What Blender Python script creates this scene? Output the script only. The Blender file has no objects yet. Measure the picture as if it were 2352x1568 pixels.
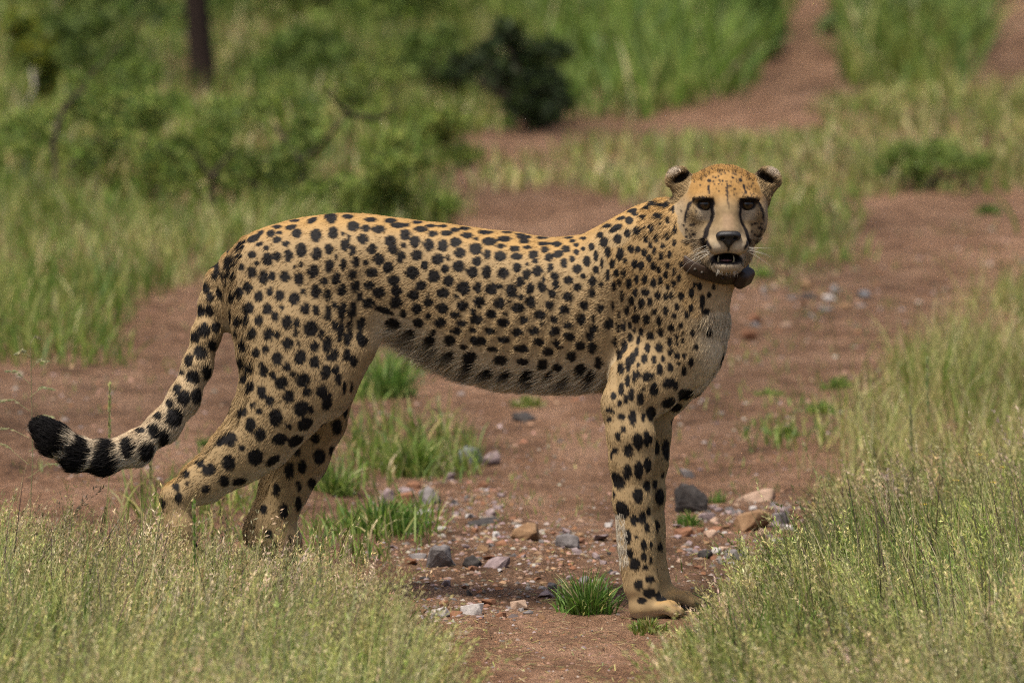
import bpy, bmesh, math, random
import numpy as np
from mathutils import Vector, Matrix
from mathutils.bvhtree import BVHTree
rng = np.random.default_rng(7)
random.seed(7)
sc = bpy.context.scene
COL = sc.collection

# ------------------------------------------------------------------ camera
# picture coordinates used for measuring: 2352 x 1568 (u right, v down)
FPX = 16800.0                      # focal length in those pixels
CAM = np.array([0.0, -14.0, 2.0])
PITCH = math.radians(6.056)        # looking down
cam_d = bpy.data.cameras.new('camera'); cam = bpy.data.objects.new('camera', cam_d); COL.objects.link(cam)
cam.location = CAM; cam.rotation_euler = (math.pi/2 - PITCH, 0, 0)
cam_d.sensor_width = 36.0; cam_d.lens = FPX/2352*36.0
cam_d.clip_start = 0.5; cam_d.clip_end = 3000
cam_d.dof.use_dof = True; cam_d.dof.focus_distance = 13.95; cam_d.dof.aperture_fstop = 5.0
sc.camera = cam
sc.render.resolution_x = 1024; sc.render.resolution_y = 682
# ------------------------------------------------------------------ light
SUN_EL, SUN_AZ = math.radians(68), math.radians(-140)     # azimuth clockwise from +Y (north)
w = bpy.data.worlds.new('World'); sc.world = w; w.use_nodes = True
nt = w.node_tree; bg = nt.nodes['Background']
sky = nt.nodes.new('ShaderNodeTexSky'); sky.sky_type = 'NISHITA'; sky.sun_disc = False
sky.sun_elevation = SUN_EL; sky.sun_rotation = SUN_AZ
sky.air_density = 1.0; sky.dust_density = 6.0; sky.ozone_density = 0.6
nt.links.new(sky.outputs[0], bg.inputs[0]); bg.inputs[1].default_value = 0.09
sun_d = bpy.data.lights.new('sun', 'SUN'); sun = bpy.data.objects.new('sun', sun_d); COL.objects.link(sun)
sun_d.energy = 2.7; sun_d.angle = math.radians(6); sun_d.color = (1.0, 0.93, 0.82)
sdir = Vector((math.sin(SUN_AZ)*math.cos(SUN_EL), math.cos(SUN_AZ)*math.cos(SUN_EL), math.sin(SUN_EL)))
sun.rotation_euler = sdir.to_track_quat('Z', 'Y').to_euler(); sun.location = (0, 0, 30)
vs = sc.view_settings
vs.view_transform = 'Standard'; vs.look = 'None'; vs.gamma = 1.0; vs.exposure = 0.82; vs.use_curve_mapping = False
sc.cycles.use_denoising = False; sc.cycles.filter_width = 1.15
sc.cycles.max_bounces = 6; sc.cycles.diffuse_bounces = 3; sc.cycles.glossy_bounces = 2
sc.cycles.transparent_max_bounces = 6; sc.cycles.transmission_bounces = 3

# ------------------------------------------------------------------ picture -> place
cp, sp = math.cos(PITCH), math.sin(PITCH)
AX = np.array([1.0, 0, 0]); AF = np.array([0, cp, -sp]); AU = np.array([0, sp, cp])
def ray(u, v):
    d = AF*1.0 + AX*((u-1176)/FPX) + AU*((784-v)/FPX)
    return d
def W(u, v, Y):                    # the point on the upright plane y = Y behind pixel (u, v)
    d = ray(u, v); return CAM + d*((Y-CAM[1])/d[1])
def G(u, v, z=0.0):                # the point on the ground behind pixel (u, v)
    d = ray(u, v); return CAM + d*((z-CAM[2])/d[2])
def proj(P):
    Q = np.asarray(P) - CAM; f = Q@AF
    return 1176+FPX*(Q@AX)/f, 784-FPX*(Q@AU)/f
PX = 1/1200.0

# ------------------------------------------------------------------ helpers
def mesh_obj(name, V, F, mat=None, parent=None, smooth=False, col=None):
    """V (n,3); F (m,3|4) int array, or list of such arrays; col (n,4) point colours"""
    me = bpy.data.meshes.new(name)
    V = np.ascontiguousarray(V, np.float32)
    Fs = F if isinstance(F, list) else [F]
    Fs = [np.asarray(f, np.int32) for f in Fs if len(f)]
    loops = np.concatenate([f.ravel() for f in Fs]); sizes = np.concatenate([np.full(len(f), f.shape[1], np.int32) for f in Fs])
    starts = np.concatenate([[0], np.cumsum(sizes)[:-1]]).astype(np.int32)
    me.vertices.add(len(V)); me.vertices.foreach_set('co', V.ravel())
    me.loops.add(len(loops)); me.loops.foreach_set('vertex_index', loops)
    me.polygons.add(len(sizes)); me.polygons.foreach_set('loop_start', starts)
    if smooth: me.polygons.foreach_set('use_smooth', np.ones(len(sizes), bool))
    me.update(calc_edges=True)
    if col is not None:
        a = me.color_attributes.new('col', 'FLOAT_COLOR', 'POINT')
        c = np.ones((len(V), 4), np.float32); c[:, :col.shape[1]] = col
        a.data.foreach_set('color', c.ravel())
    if mat: me.materials.append(mat)
    o = bpy.data.objects.new(name, me); COL.objects.link(o)
    if parent: o.parent = parent; o.matrix_parent_inverse = parent.matrix_world.inverted() if False else Matrix.Translation(-Vector(parent.location))
    return o
def empty(name, loc):
    o = bpy.data.objects.new(name, None); COL.objects.link(o); o.location = loc; o.empty_display_size = 0.05
    return o
def tag(o, label=None, cat=None, group=None, kind=None):
    if label: o['label'] = label
    if cat: o['category'] = cat
    if group: o['group'] = group
    if kind: o['kind'] = kind
    return o
def mat_new(name, base=(0.5, 0.5, 0.5), rough=0.8, spec=0.3):
    m = bpy.data.materials.new(name); m.use_nodes = True
    b = m.node_tree.nodes['Principled BSDF']
    b.inputs['Base Color'].default_value = (*base, 1); b.inputs['Roughness'].default_value = rough
    b.inputs['Specular IOR Level'].default_value = spec
    return m, m.node_tree, b
def vnoise(P, freq, seed=0):
    """value noise in [0,1], P (n,d)"""
    P = np.asarray(P, np.float64)*freq; i = np.floor(P).astype(np.int64); f = P-i; f = f*f*(3-2*f)
    d = P.shape[1]; out = 0
    for c in range(1 << d):
        h = np.full(len(P), seed*7919+13, np.int64); wgt = np.ones(len(P))
        for k in range(d):
            b = (c >> k) & 1
            h = h*374761393 + (i[:, k]+b)*(668265263+k*2246822519 % 1000003); h = (h ^ (h >> 13))*1274126177 & 0x7fffffffffff
            wgt = wgt*(f[:, k] if b else 1-f[:, k])
        h = (h ^ (h >> 16)) & 0xffff
        out = out + wgt*h/65535.0
    return out
def fbm(P, freq, oct=4, seed=0):
    s, a, t = 0, 1, 0
    for k in range(oct):
        s = s + a*vnoise(P, freq*2**k, seed+k); t += a; a *= .5
    return s/t

# ------------------------------------------------------------------ distance field bodies
def smin(a, b, k):
    h = np.maximum(k-np.abs(a-b), 0)/k
    return np.minimum(a, b) - h*h*k*.25
class Prim:
    def __init__(s, fn, lo, hi, k, tag, dirv, op='u'):
        s.fn, s.lo, s.hi, s.k, s.tag, s.dir, s.op = fn, np.array(lo), np.array(hi), k, tag, np.array(dirv, float), op
def cone(p0, r0, p1, r1, k, tag, sy=1.0, flow=None):
    p0 = np.array(p0, float); p1 = np.array(p1, float)
    a = p0.copy(); a[1] /= sy; ba = p1.copy(); ba[1] /= sy; ba = ba-a; L = max(ba@ba, 1e-9)
    def fn(x, y, z):
        dx, dy, dz = x-a[0], y/sy-a[1], z-a[2]
        t = np.clip((dx*ba[0]+dy*ba[1]+dz*ba[2])/L, 0, 1)
        return np.sqrt((dx-t*ba[0])**2+(dy-t*ba[1])**2+(dz-t*ba[2])**2) - (r0+(r1-r0)*t)
    m = max(r0, r1)*max(1, sy)+k+.02
    return Prim(fn, np.minimum(p0, p1)-m, np.maximum(p0, p1)+m, k, tag, flow if flow is not None else p1-p0)
def ell(c, r, k, tag, flow=(0, 0, -1), R=None, op='u'):
    c = np.array(c, float); r = np.array(r, float)
    def fn(x, y, z):
        dx, dy, dz = x-c[0], y-c[1], z-c[2]
        if R is not None:
            dx, dy, dz = (R[0][0]*dx+R[0][1]*dy+R[0][2]*dz, R[1][0]*dx+R[1][1]*dy+R[1][2]*dz, R[2][0]*dx+R[2][1]*dy+R[2][2]*dz)
        k0 = np.sqrt((dx/r[0])**2+(dy/r[1])**2+(dz/r[2])**2); k1 = np.sqrt((dx/r[0]**2)**2+(dy/r[1]**2)**2+(dz/r[2]**2)**2)
        return k0*(k0-1)/np.maximum(k1, 1e-6)
    m = r.max()+k+.015
    return Prim(fn, c-m, c+m, k, tag, flow, op)
def field(prims, ax):
    D = np.full([len(a) for a in ax], 0.2, np.float32)
    for p in prims:
        sl = []
        for k in range(3):
            i0 = np.searchsorted(ax[k], p.lo[k]); i1 = np.searchsorted(ax[k], p.hi[k])
            sl.append(slice(max(i0-1, 0), min(i1+1, len(ax[k]))))
        x = ax[0][sl[0]][:, None, None].astype(np.float32); y = ax[1][sl[1]][None, :, None].astype(np.float32); z = ax[2][sl[2]][None, None, :].astype(np.float32)
        d = p.fn(x, y, z).astype(np.float32)
        if p.op == 'u': D[tuple(sl)] = smin(D[tuple(sl)], d, p.k)
        else: D[tuple(sl)] = -smin(-D[tuple(sl)], d, p.k)
    return D
def surfnets(D, ax):
    S = D < 0
    nx, ny, nz = D.shape
    cnt = np.zeros((nx-1, ny-1, nz-1), np.int8)
    for a in (0, 1):
        for b in (0, 1):
            for c in (0, 1): cnt += S[a:nx-1+a, b:ny-1+b, c:nz-1+c]
    act = (cnt > 0) & (cnt < 8)
    I = np.argwhere(act); idx = np.full(act.shape, -1, np.int32); idx[act] = np.arange(len(I))
    acc = np.zeros((len(I), 3)); n = np.zeros(len(I))
    for axis in range(3):
        o1, o2 = [k for k in range(3) if k != axis]
        for b in (0, 1):
            for c in (0, 1):
                A = I.copy(); A[:, o1] += b; A[:, o2] += c; B = A.copy(); B[:, axis] += 1
                da = D[A[:, 0], A[:, 1], A[:, 2]]; db = D[B[:, 0], B[:, 1], B[:, 2]]
                m = (da < 0) != (db < 0); t = np.where(m, da/np.where(m, da-db, 1), 0)
                P = A.astype(float); P[:, axis] += t
                acc[m] += P[m]; n[m] += 1
    P = acc/np.maximum(n, 1)[:, None]
    V = np.stack([np.interp(P[:, k], np.arange(len(ax[k])), ax[k]) for k in range(3)], 1)
    quads = []
    for axis in range(3):
        o1, o2 = (axis+1) % 3, (axis+2) % 3
        s0 = [slice(None)]*3; s1 = [slice(None)]*3; s0[axis] = slice(0, -1); s1[axis] = slice(1, None)
        E = np.argwhere(S[tuple(s0)] != S[tuple(s1)])
        E = E[(E[:, o1] > 0) & (E[:, o2] > 0) & (E[:, o1] < D.shape[o1]-1) & (E[:, o2] < D.shape[o2]-1)]
        def cell(db, dc):
            Q = E.copy(); Q[:, o1] += db; Q[:, o2] += dc; return idx[Q[:, 0], Q[:, 1], Q[:, 2]]
        q = np.stack([cell(-1, -1), cell(0, -1), cell(0, 0), cell(-1, 0)], 1)
        inside = S[E[:, 0], E[:, 1], E[:, 2]]
        q[~inside] = q[~inside][:, ::-1]; quads.append(q)
    F = np.concatenate(quads); F = F[(F >= 0).all(1)]
    return V, F
def smooth_v(V, F, it, lam=.5):
    E = np.concatenate([F[:, [0, 1]], F[:, [1, 2]], F[:, [2, 3]], F[:, [3, 0]]])
    E = np.concatenate([E, E[:, ::-1]])
    deg = np.bincount(E[:, 0], minlength=len(V))
    for _ in range(it):
        for l in (lam, -lam*1.04):
            A = np.stack([np.bincount(E[:, 0], V[E[:, 1], k], minlength=len(V)) for k in range(3)], 1)/np.maximum(deg, 1)[:, None]
            V = V+l*(A-V)
    return V
def vnormals(V, F):
    n = np.cross(V[F[:, 2]]-V[F[:, 0]], V[F[:, 3]]-V[F[:, 1]]); N = np.zeros_like(V)
    for k in range(4):
        for c in range(3): N[:, c] += np.bincount(F[:, k], n[:, c], minlength=len(V))
    return N/np.maximum(np.linalg.norm(N, axis=1), 1e-9)[:, None]
def sstep(a, b, x): t = np.clip((x-a)/(b-a), 0, 1); return t*t*(3-2*t)
# ================================================================== CHEETAH
def Yspine(u): return float(np.interp(u, [480, 1560], [0.08, -0.085]))
ST = np.array([  # u, top v, bottom v, half width (px)
 [500, 625, 680, 22], [520, 590, 735, 40], [560, 547, 800, 72], [620, 520, 850, 92], [700, 498, 850, 102], [780, 490, 800, 98],
 [860, 493, 762, 90], [934, 501, 778, 92], [1000, 511, 822, 100], [1070, 520, 866, 110], [1156, 532, 886, 117], [1264, 545, 890, 119],
 [1330, 542, 890, 114], [1400, 515, 890, 106], [1460, 488, 895, 96], [1520, 500, 905, 88], [1580, 560, 895, 76], [1618, 625, 862, 54], [1636, 690, 815, 28]], float)
su = np.linspace(500, 1636, 400)
def _dense(k):
    a = np.interp(su, ST[:, 0], ST[:, k]); ker = np.hanning(19); ker /= ker.sum()
    return np.convolve(np.pad(a, 9, mode='reflect', reflect_type='odd'), ker, 'valid')
T_top, T_bot, T_w = _dense(1), _dense(2), _dense(3)
_wt = np.array([W(u, t, Yspine(u)) for u, t in zip(su, T_top)]); _wb = np.array([W(u, b, Yspine(u)) for u, b in zip(su, T_bot)])
TX, TZT, TZB, TW = _wt[:, 0], _wt[:, 2], _wb[:, 2], T_w*PX
def torso_fn(x, y, z):
    xs = np.clip(x, TX[0], TX[-1])
    zt = np.interp(xs, TX, TZT); zb = np.interp(xs, TX, TZB); hw = np.interp(xs, TX, TW)
    yc = np.interp(xs, [TX[0], TX[-1]], [0.08, -0.085-.012])
    zc = (zt+zb)/2; h = (zt-zb)/2
    # egg: widest a little above the middle, narrower keel
    q = (z-zc)/h; ww = hw*(1-0.10*np.clip(-q, -1, 1))
    a = np.abs((y-yc)/ww); b = np.abs(q); e = 2.25
    k0 = (a**e+b**e+1e-9)**(1/e)
    d = (k0-1)*np.minimum(ww, h)
    ox = np.maximum(np.maximum(TX[0]-x, x-TX[-1]), 0)
    return np.sqrt(np.maximum(d, 0)**2+ox**2)+np.minimum(d, 0)
YN_H, YF_H, YN_F, YF_F = 0.0, 0.165, -0.155, -0.02
def chain(pts, k, tag, sy=1.0, flow=None):
    out = []
    for (u0, v0, Y0, r0), (u1, v1, Y1, r1) in zip(pts[:-1], pts[1:]):
        out.append(cone(W(u0, v0, Y0), r0*PX, W(u1, v1, Y1), r1*PX, k, tag, sy, flow))
    return out
PR = [Prim(torso_fn, (TX[0]-.05, -.3, .2), (TX[-1]+.05, .3, 1), .03, 'torso', (-1, 0, -.3))]
# shoulder blade, chest, neck
PR += chain([(1455, 560, -.115, 62), (1530, 700, -.125, 74), (1575, 800, -.125, 64)], .026, 'shoulder', .75, (-.45, 0, -1))
PR += chain([(1455, 560, -.035, 55), (1540, 720, -.015, 66), (1585, 805, -.02, 60)], .026, 'shoulder', .75, (-.45, 0, -1))
PR += [ell(W(1582, 772, -.085), (.048, .068, .095), .05, 'chest', (-.1, 0, -1))]
PR += chain([(1470, 610, -.09, 104), (1555, 570, -.11, 98), (1622, 545, -.128, 80)], .05, 'neck', .85, (-.75, 0, -.65))
PR += chain([(1560, 700, -.1, 82), (1622, 620, -.125, 66)], .06, 'neck', .9, (-.5, 0, -.8))
PR += chain([(1606, 700, -.11, 44), (1598, 780, -.10, 42)], .05, 'chest', 1.1, (-.2, 0, -1))
# near fore leg
PR += chain([(1555, 800, -.125, 80), (1480, 880, -.14, 74), (1436, 930, -.15, 51)], .030, 'upper_arm', .62, (-.5, 0, -1))
FL = [(1434, 925, -.15, 47), (1449, 1000, -.155, 50), (1450, 1060, -.155, 47), (1452, 1150, -.155, 42), (1460, 1215, -.155, 39), (1463, 1255, -.157, 38.5), (1466, 1300, -.157, 36.5), (1474, 1345, -.157, 35)]
PR += chain(FL, .02, 'fore_leg', .82)
PR += chain([(1474, 1345, -.157, 35), (1492, 1385, -.158, 29)], .02, 'paw', 1.0, (1, 0, -.4))
# far fore leg
PR += chain([(1575, 800, -.03, 66), (1530, 880, -.02, 62), (1505, 935, -.015, 46)], .030, 'upper_arm', .62, (-.5, 0, -1))
PR += chain([(u+d, v-22*t, YF_F, r*.93) for (u, v, _, r), d, t in zip(FL, (50, 42, 38, 33, 26, 24, 24, 24), (0, .2, .3, .5, .7, .8, .9, 1))], .02, 'fore_leg', .82)
PR += chain([(1500, 1322, YF_F, 33), (1522, 1360, YF_F, 27)], .02, 'paw', 1.0, (1, 0, -.4))
def paw(u, v, Y, s=1.0, L=70):
    """toes pointing to +x, pads on the ground at v"""
    out = [cone(W(u-28*s, v-24*s, Y), 27*s*PX, W(u+22*s, v-23*s, Y), 23*s*PX, .015, 'paw', 1.25, (1, 0, -.3))]
    for j, (dy, dx) in enumerate(((-.030, -6), (-.0105, 8), (.0105, 8), (.030, -6))):
        a = W(u+18*s+dx*.4, v-23*s, Y+dy*s*.8); b = W(u+(L-14)*s+dx, v-14*s, Y+dy*s*1.15)
        m = (a+b)/2; m[2] += .006*s
        out += [cone(a, 13.5*s*PX, m, 14.5*s*PX, .006, 'paw', 1.0, (1, 0, -.3)), cone(m, 14.5*s*PX, b, 12.5*s*PX, .006, 'paw', 1.0, (1, 0, -.3))]
    return out
PR += paw(1500, 1419, -.158, 1.0, 66) + paw(1530, 1396, YF_F, 1.0, 76)
# near hind leg
PR += chain([(622, 640, .03, 108), (668, 760, .01, 122), (690, 850, .005, 112)], .032, 'thigh', .55, (-.5, 0, -1))
PR += chain([(790, 740, .005, 62), (792, 800, .0, 44), (735, 890, .0, 66)], .06, 'thigh', .6, (-.3, 0, -1))
PR += chain([(668, 850, .005, 116), (640, 935, .0, 92), (596, 1003, .0, 76), (540, 1050, .0, 60), (470, 1105, .0, 45), (408, 1138, .0, 31)], .03, 'shank', .62)
PR += chain([(398, 1142, .0, 30), (412, 1210, .0, 28), (436, 1300, .0, 29), (458, 1350, .0, 30)], .025, 'hind_foot', .9)
PR += paw(478, 1393, .0, .95, 66)
# far hind leg
PR += chain([(640, 660, .135, 100), (700, 800, .15, 110), (745, 870, .155, 76)], .05, 'thigh', .55, (-.5, 0, -1))
PR += chain([(752, 850, .16, 62), (728, 960, .165, 62), (690, 1050, .165, 58), (655, 1120, .165, 50), (628, 1190, .165, 46), (605, 1225, .165, 38)], .03, 'shank', .7)
PR += chain([(610, 1222, .165, 38), (650, 1250, .165, 36), (655, 1320, .165, 30), (670, 1345, .165, 28)], .03, 'hind_foot', .9)
PR += paw(690, 1366, .165, .95, 66)
# tail
TAIL = [(540, 610, .08, 34), (505, 645, .075, 27), (490, 695, .07, 29), (476, 765, .06, 30), (455, 840, .05, 31), (422, 915, .035, 33), (375, 978, .02, 34), (315, 1028, .0, 34), (245, 1048, -.02, 32), (180, 1042, -.03, 31), (130, 1012, -.04, 30), (106, 990, -.04, 25)]
PR += chain(TAIL, .02, 'tail', 1.0)
PR += [ell(W(545, 690, .08), (.03, .05, .06), .03, 'torso', (-.5, 0, -1))]
# ---- head, local frame in millimetres: x right, z up, f towards the camera-side the face looks at
HC = W(1664.7, 489, -0.165); YAW = math.radians(3)
HX = AX*math.cos(YAW)+AF*math.sin(YAW); HF = -AF*math.cos(YAW)+AX*math.sin(YAW); HU = AU.copy()
def H(x, z, f): return HC+(HX*x+HU*z+HF*f)*.001
HR = np.stack([HX, HF, HU])            # rows: local axes
def hell(x, z, f, rx, rz, rf, k=14, op='u', tilt=0, tag='head', yaw=0):
    R = HR.copy()
    if tilt:   # roll in the face plane, degrees, positive = clockwise in the picture
        t = math.radians(tilt); R = np.stack([HX*math.cos(t)-HU*math.sin(t), HF, HX*math.sin(t)+HU*math.cos(t)])
    if yaw:
        t = math.radians(yaw); R = np.stack([R[0]*math.cos(t)+R[1]*math.sin(t), -R[0]*math.sin(t)+R[1]*math.cos(t), R[2]])
    return ell(H(x, z, f), (rx*.001, rf*.001, rz*.001), k*.001, tag, (0, 0, -1), R, op)
def hcone(x0, z0, f0, r0, x1, z1, f1, r1, k=14):
    return cone(H(x0, z0, f0), r0*.001, H(x1, z1, f1), r1*.001, k*.001, 'head')
HD = [hell(0, 32, -38, 70, 60, 72, 30)]
HD += [hell(0, 4, -22, 80, 58, 56, 30)]
for s in (-1, 1):
    HD += [hell(s*43, -22, -12, 35, 36, 42, 24), hell(s*27, -60, 4, 21, 25, 40, 22)]          # cheeks, jaw
    HD += [hell(s*40, 31, 35, 25, 10.5, 15, 14, tilt=s*8)]                                        # brow
    HD += [hell(s*52, 2, 22, 20, 16, 16, 16)]                                                     # cheek bone
HD += [hcone(0, 34, 26, 26, 0, 4, 50, 21, 22), hcone(0, 4, 50, 21, 0, -38, 74, 20, 16)]           # bridge
HD += [hell(0, -48, 44, 39, 30, 36, 22)]
HD += [hcone(-30, -80, 10, 18, -11, -97, 56, 15, 14), hcone(30, -80, 10, 18, 11, -97, 56, 15, 14), hell(0, -100, 62, 19, 12.5, 17, 10)]   # jaw and chin
for s in (-1, 1): HD += [hell(s*40, 13, 66, 15.5, 11, 20, 10, 'd', tilt=-s*8)]                     # eye sockets
for s in (-1, 1): HD += [hell(s*39.5, 28, 44, 19, 5.5, 13, 4, tilt=s*4)]                          # upper lids
HD += [hell(-1.5, -86.5, 80, 28, 9.5, 46, 5, 'd')]                                                   # open mouth
for s in (-1, 1): HD += [hell(s*18.5, -62, 68, 22, 18.5, 21, 9)]                                   # whisker pads
for s in (-1, 1):                                                                                  # ears
    HD += [hcone(s*58, 36, -38, 31, s*83, 62, -37, 21, 16)]; HD[-1].tag = 'ear'
    HD += [hell(s*87, 67, -34, 20, 15, 10, 12, tilt=s*36, tag='ear', yaw=s*12), hell(s*79, 66, -19, 18, 10.5, 13, 4, 'd', tilt=s*30, tag='ear', yaw=s*8)]
PR += HD
x_ = np.concatenate([np.arange(-.97, .22, .006), np.arange(.22, .32, .0042), np.arange(.32, .56, .0026)])
zh0 = H(0, -118, 60)[2]; 
z_ = np.concatenate([np.arange(-.03, .055, .0034), np.arange(.055, zh0-.05, .006), np.arange(zh0-.05, zh0, .004), np.arange(zh0, H(0, 112, -40)[2], .0026)])
y_ = np.concatenate([np.arange(-.315, -.1, .0034), np.arange(-.1, .27, .0055)])
AXS = (x_, y_, z_)
BV, BF = surfnets(field(PR, AXS), AXS)
# keep the one connected body
par = np.arange(len(BV))
for _ in range(200):
    m = np.minimum.reduce([par[BF[:, k]] for k in range(4)]); new = par.copy()
    for k in range(4): np.minimum.at(new, BF[:, k], m)
    new = new[new]
    if (new == par).all(): break
    par = new
ids, cts = np.unique(par, return_counts=True); keep = par == ids[cts.argmax()]
remap = np.cumsum(keep)-1; BF = remap[BF[keep[BF[:, 0]]]]; BV = BV[keep]
BV = smooth_v(BV, BF, 3, .45)
BN = vnormals(BV, BF)
# ribs, folds and muscle relief
_u, _v = proj(BV); _zr = (BV[:, 2]-np.interp(BV[:, 0], TX, TZB))/(np.interp(BV[:, 0], TX, TZT)-np.interp(BV[:, 0], TX, TZB))
_side = sstep(.35, .8, np.abs(BN[:, 1]))
_rib = np.sin((_u+.45*(_v-700))/34*2*math.pi)*sstep(1000, 1080, _u)*sstep(1400, 1340, _u)*sstep(.12, .3, _zr)*sstep(.85, .6, _zr)*_side*.0016
_fold = -np.exp(-((_u-(1408+.10*(_v-800)*0))/11)**2)*sstep(640, 760, _v)*sstep(930, 880, _v)*_side*.007
_scap = np.exp(-((_u-1448+.22*(_v-520))/26)**2)*sstep(500, 530, _v)*sstep(680, 600, _v)*_side*.005
_hip = np.exp(-((_u-(835-.12*(_v-640)))/20)**2)*sstep(560, 660, _v)*sstep(800, 740, _v)*_side*(-.006)
_mus = (fbm(BV*np.array([1, 1, .7]), 16, 2, 77)-.5)*.006*sstep(1540, 1500, _u)
BV = BV+BN*(_rib+_fold+_scap+_hip+_mus)[:, None]; BN = vnormals(BV, BF)
print('cheetah body', len(BV), len(BF), 'pieces', len(ids))

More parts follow.
